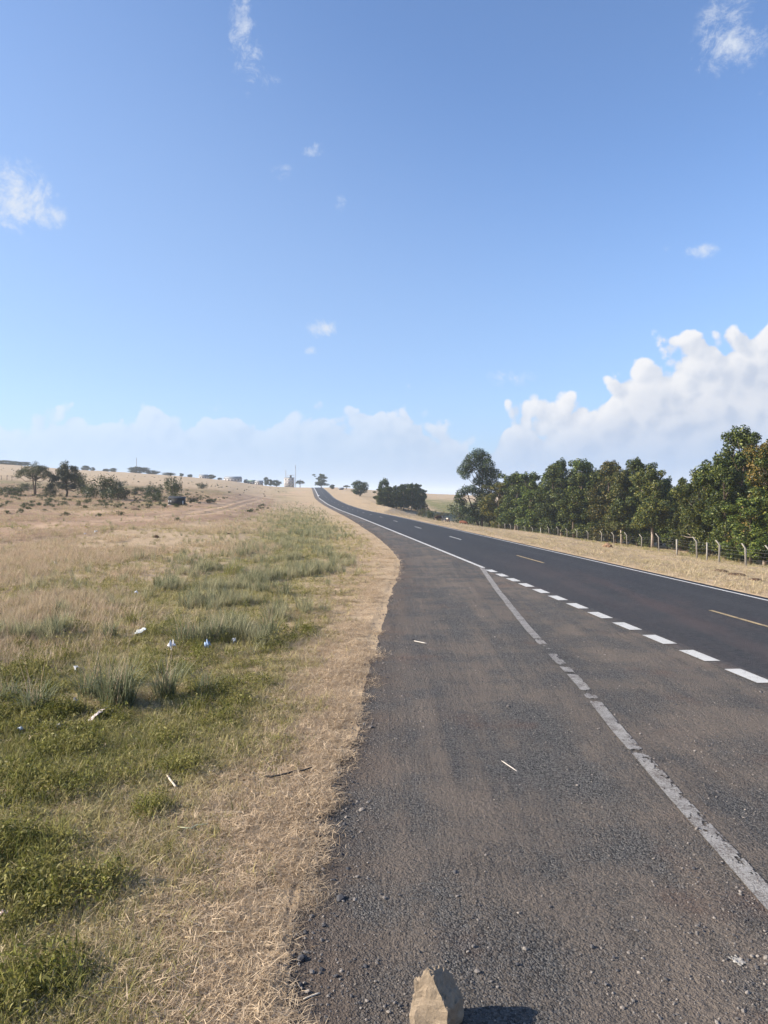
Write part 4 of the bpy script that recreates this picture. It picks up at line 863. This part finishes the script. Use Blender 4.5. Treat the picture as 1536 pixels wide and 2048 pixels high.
# ------------------------------------------------------------------ wire fence with cranked concrete posts
FP = [(1540, 1142, 1, 48), (1492, 1134, 1, 48), (1438, 1127, 1, 46), (1414, 1120, 0, 36), (1394, 1120, 1, 45), (1354, 1111, 0, 31), (1318, 1103, 1, 36), (1283, 1092, 1, 30), (1254, 1088, 1, 28), (1228, 1086, 1, 26), (1203, 1084, 1, 25), (1176, 1080, 1, 21), (1154, 1079, 1, 21), (1134, 1076, 1, 19), (1116, 1074.5, 1, 20), (1098, 1072, 1, 18),
      (1081, 1070.5, 0, 15), (1065, 1069, 1, 15), (1050, 1066, 1, 14), (1035, 1064, 1, 15), (1022, 1064, 1, 16), (1010, 1063, 0, 16), (998, 1063, 1, 19), (988, 1059, 0, 17), (978, 1056, 0, 15), (959, 1053, 0, 16)]
fence = empty('wire_fence', (0, 0, 0)); tag(fence, 'wire fence on pale concrete posts with bent tops in front of the grove', 'fence')
tops = []
for (u, v, crank, hp) in FP:
    # distance from the fence's own line, foot on the terrain
    D = np.interp(u, [959, 978, 998, 1022, 1050, 1081, 1116, 1154, 1203, 1254, 1318, 1354, 1394, 1438, 1492, 1540], [185, 172, 158, 147, 137, 130, 122, 114, 105, 91, 74, 67, 61, 57, 53, 50])
    x, y = at(u, D); z = Z(x, y); h = max(1.35, hp / F * D); k = .056; hs = h * (.78 if crank else 1.0)
    lean = random.uniform(-.05, .05); parts = [boxp(-k, k, -k, k, -.3, hs)]
    Vp, Qp, Tp = parts[0]; Vp = Vp.copy(); Vp[4:, 0] += lean
    if crank:
        dxk = -.30; top = np.array([(-k * .8 + dxk + lean, -k * .8, h), (k * .8 + dxk + lean, -k * .8, h), (-k * .8 + dxk + lean, k * .8, h), (k * .8 + dxk + lean, k * .8, h)])
        Vp = np.vstack([Vp, top]); Qp = np.vstack([[q for q in Qp if set(q) != {4, 5, 6, 7}], [(8, 9, 11, 10), (4, 5, 9, 8), (6, 10, 11, 7), (4, 8, 10, 6), (5, 7, 11, 9)]])
    po = mk('post', Vp, Qp, m_conc, fence); po.location = (x, y, z); po.rotation_euler = (0, 0, random.uniform(-.3, .3))
    tops.append((x, y, z, hs))
for fr in (.15, .4, .62, .82, .97):
    pts = [(a - .085, b2, c_ + fr * min(h_, 1.5)) for a, b2, c_, h_ in tops]; V, q, t_ = tube(pts, [.0035] * len(pts), 4); mk('wire', V, [q, t_], m_wire, fence)

# ------------------------------------------------------------------ living things: skinned bodies
def skin_body(name, joints, edges, mats, pick, levels=1):
    me = bpy.data.meshes.new(name); me.from_pydata([j[0] for j in joints], edges, []); o = bpy.data.objects.new(name, me); COL.objects.link(o)
    o.modifiers.new('skin', 'SKIN'); sv = me.skin_vertices[0].data
    for k, (_, r_) in enumerate(joints): sv[k].radius = (r_, r_) if not isinstance(r_, tuple) else r_; sv[k].use_root = (k == 0)
    sb = o.modifiers.new('sub', 'SUBSURF'); sb.levels = levels; sb.render_levels = levels
    dg = bpy.context.evaluated_depsgraph_get(); m2 = bpy.data.meshes.new_from_object(o.evaluated_get(dg)); bpy.data.objects.remove(o)
    m2.materials.clear()
    for m in mats: m2.materials.append(m)
    for p_ in m2.polygons: p_.material_index = pick(p_.center, p_.normal); p_.use_smooth = True
    o = bpy.data.objects.new(name, m2); COL.objects.link(o); return o
m_skin = simple('skin', (.10, .06, .04), .6, .1); m_shirt = simple('white_shirt', (.70, .70, .72), .8, .05); m_trs = simple('dark_trousers', (.02, .02, .025), .8, .1)
pj = [((0, 0, .95), .15), ((0, 0, 1.15), .14), ((0, -.02, 1.36), .17), ((0, -.01, 1.50), .06), ((0, -.03, 1.62), .10), ((0, -.03, 1.72), .075),
      ((.20, -.01, 1.40), .065), ((.26, .03, 1.14), .045), ((.25, -.08, .92), .035), ((.25, -.11, .82), .04), ((-.20, -.01, 1.40), .065), ((-.26, -.05, 1.14), .045), ((-.25, -.2, .96), .035), ((-.25, -.24, .87), .04),
      ((.10, 0, .86), .10), ((.10, -.10, .48), .065), ((.10, -.08, .09), .042), ((.10, -.24, .04), .04), ((-.10, 0, .86), .10), ((-.10, .06, .48), .065), ((-.10, .22, .12), .042), ((-.10, .12, .04), .04)]
pe = [(0, 1), (1, 2), (2, 3), (3, 4), (4, 5), (2, 6), (6, 7), (7, 8), (8, 9), (2, 10), (10, 11), (11, 12), (12, 13), (0, 14), (14, 15), (15, 16), (16, 17), (0, 18), (18, 19), (19, 20), (20, 21)]
def ppick(c, n): return 0 if (c.z > 1.50 or (abs(c.x) > .2 and c.z < 1.05)) else (1 if c.z > .93 else 2)
pers = skin_body('person', pj, pe, [m_skin, m_shirt, m_trs], ppick)
x, y = at(638, 300); pers.location = (x, y, float(road_z(300)) - .005); tag(pers, 'person in a white top and dark trousers walking on the shoulder far up the road', 'person')
def cow(u, v, D, rz, c1, c2, label, split):
    m1 = simple('hide_%s' % label[:9], c1, .8, .2, 3); m2 = simple('hide2_%s' % label[:9], c2, .8, .2, 3)
    cj = [((0, 0, 1.02), (.30, .33)), ((-.55, 0, 1.06), (.29, .31)), ((-.78, 0, 1.08), .17), ((.50, 0, 1.02), (.29, .33)), ((.78, 0, 1.02), (.20, .25)), ((1.05, 0, .72), (.13, .16)), ((1.20, 0, .42), (.12, .13)), ((1.26, 0, .18), .075),
          ((.55, .17, .72), .11), ((.55, .17, .40), .06), ((.57, .17, .10), .045), ((.60, .17, .03), .055), ((.55, -.17, .72), .11), ((.50, -.17, .40), .06), ((.47, -.17, .10), .045), ((.50, -.17, .03), .055),
          ((-.62, .17, .78), .14), ((-.58, .17, .55), .08), ((-.74, .17, .40), .055), ((-.70, .17, .06), .05), ((-.62, -.17, .78), .14), ((-.52, -.17, .55), .08), ((-.64, -.17, .40), .055), ((-.60, -.17, .06), .05), ((-.90, 0, .85), .03), ((-.92, 0, .45), .035)]
    ce = [(0, 1), (1, 2), (0, 3), (3, 4), (4, 5), (5, 6), (6, 7), (3, 8), (8, 9), (9, 10), (10, 11), (3, 12), (12, 13), (13, 14), (14, 15), (1, 16), (16, 17), (17, 18), (18, 19), (1, 20), (20, 21), (21, 22), (22, 23), (2, 24), (24, 25)]
    x, y = at(u, D); z = Z(x, y); root = empty('cow', (x, y, z), rz, (1.15, 1.15, 1.15)); b_ = skin_body('body', cj, ce, [m1, m2], lambda c, n: 1 if split(c) else 0); b_.parent = root
    for s0 in (-1, 1):
        V, q, t_ = tube([(1.14, s0 * .07, .60), (1.12, s0 * .20, .66), (1.16, s0 * .24, .78)], [.028, .022, .006], 6); mk('horn', V, [q, t_], m_shedp, root)
        V, q, t_ = tube([(1.10, s0 * .10, .56), (1.08, s0 * .22, .55), (1.08, s0 * .28, .53)], [.03, .05, .01], 6); mk('ear', V, [q, t_], m1, root)
    tag(root, label, 'cow', 'cattle grazing by the fence')
cow(878, 1046, 186, R(-160), (.06, .032, .022), (.45, .40, .35), 'dark brown and white cow grazing leftmost of the cattle', lambda c: c.x < -.55 or c.z < .35)
cow(895, 1047, 186, R(-75), (.05, .03, .022), (.55, .48, .38), 'cream and dark cow between the other two cattle', lambda c: c.z > 1.0 and c.x < .5)
cow(926, 1049, 178, R(-35), (.15, .052, .026), (.22, .10, .06), 'reddish brown cow grazing rightmost beside the fence', lambda c: c.z < .5)

# ------------------------------------------------------------------ haze
m_haze = bpy.data.materials.new('haze'); m_haze.use_nodes = True; n_ = m_haze.node_tree; n_.nodes.clear(); ho = n_.nodes.new('ShaderNodeOutputMaterial'); pv = n_.nodes.new('ShaderNodeVolumePrincipled')
pv.inputs['Color'].default_value = (.80, .90, 1.0, 1); pv.inputs['Density'].default_value = .00026; pv.inputs['Anisotropy'].default_value = .2; n_.links.new(pv.outputs[0], ho.inputs['Volume'])
hz_o = mk('haze', *join([boxp(-7200, 7200, -7200, 7200, -18, 62)]), m_haze); tag(hz_o, 'thin pale air haze over the whole landscape', 'haze', kind='stuff')
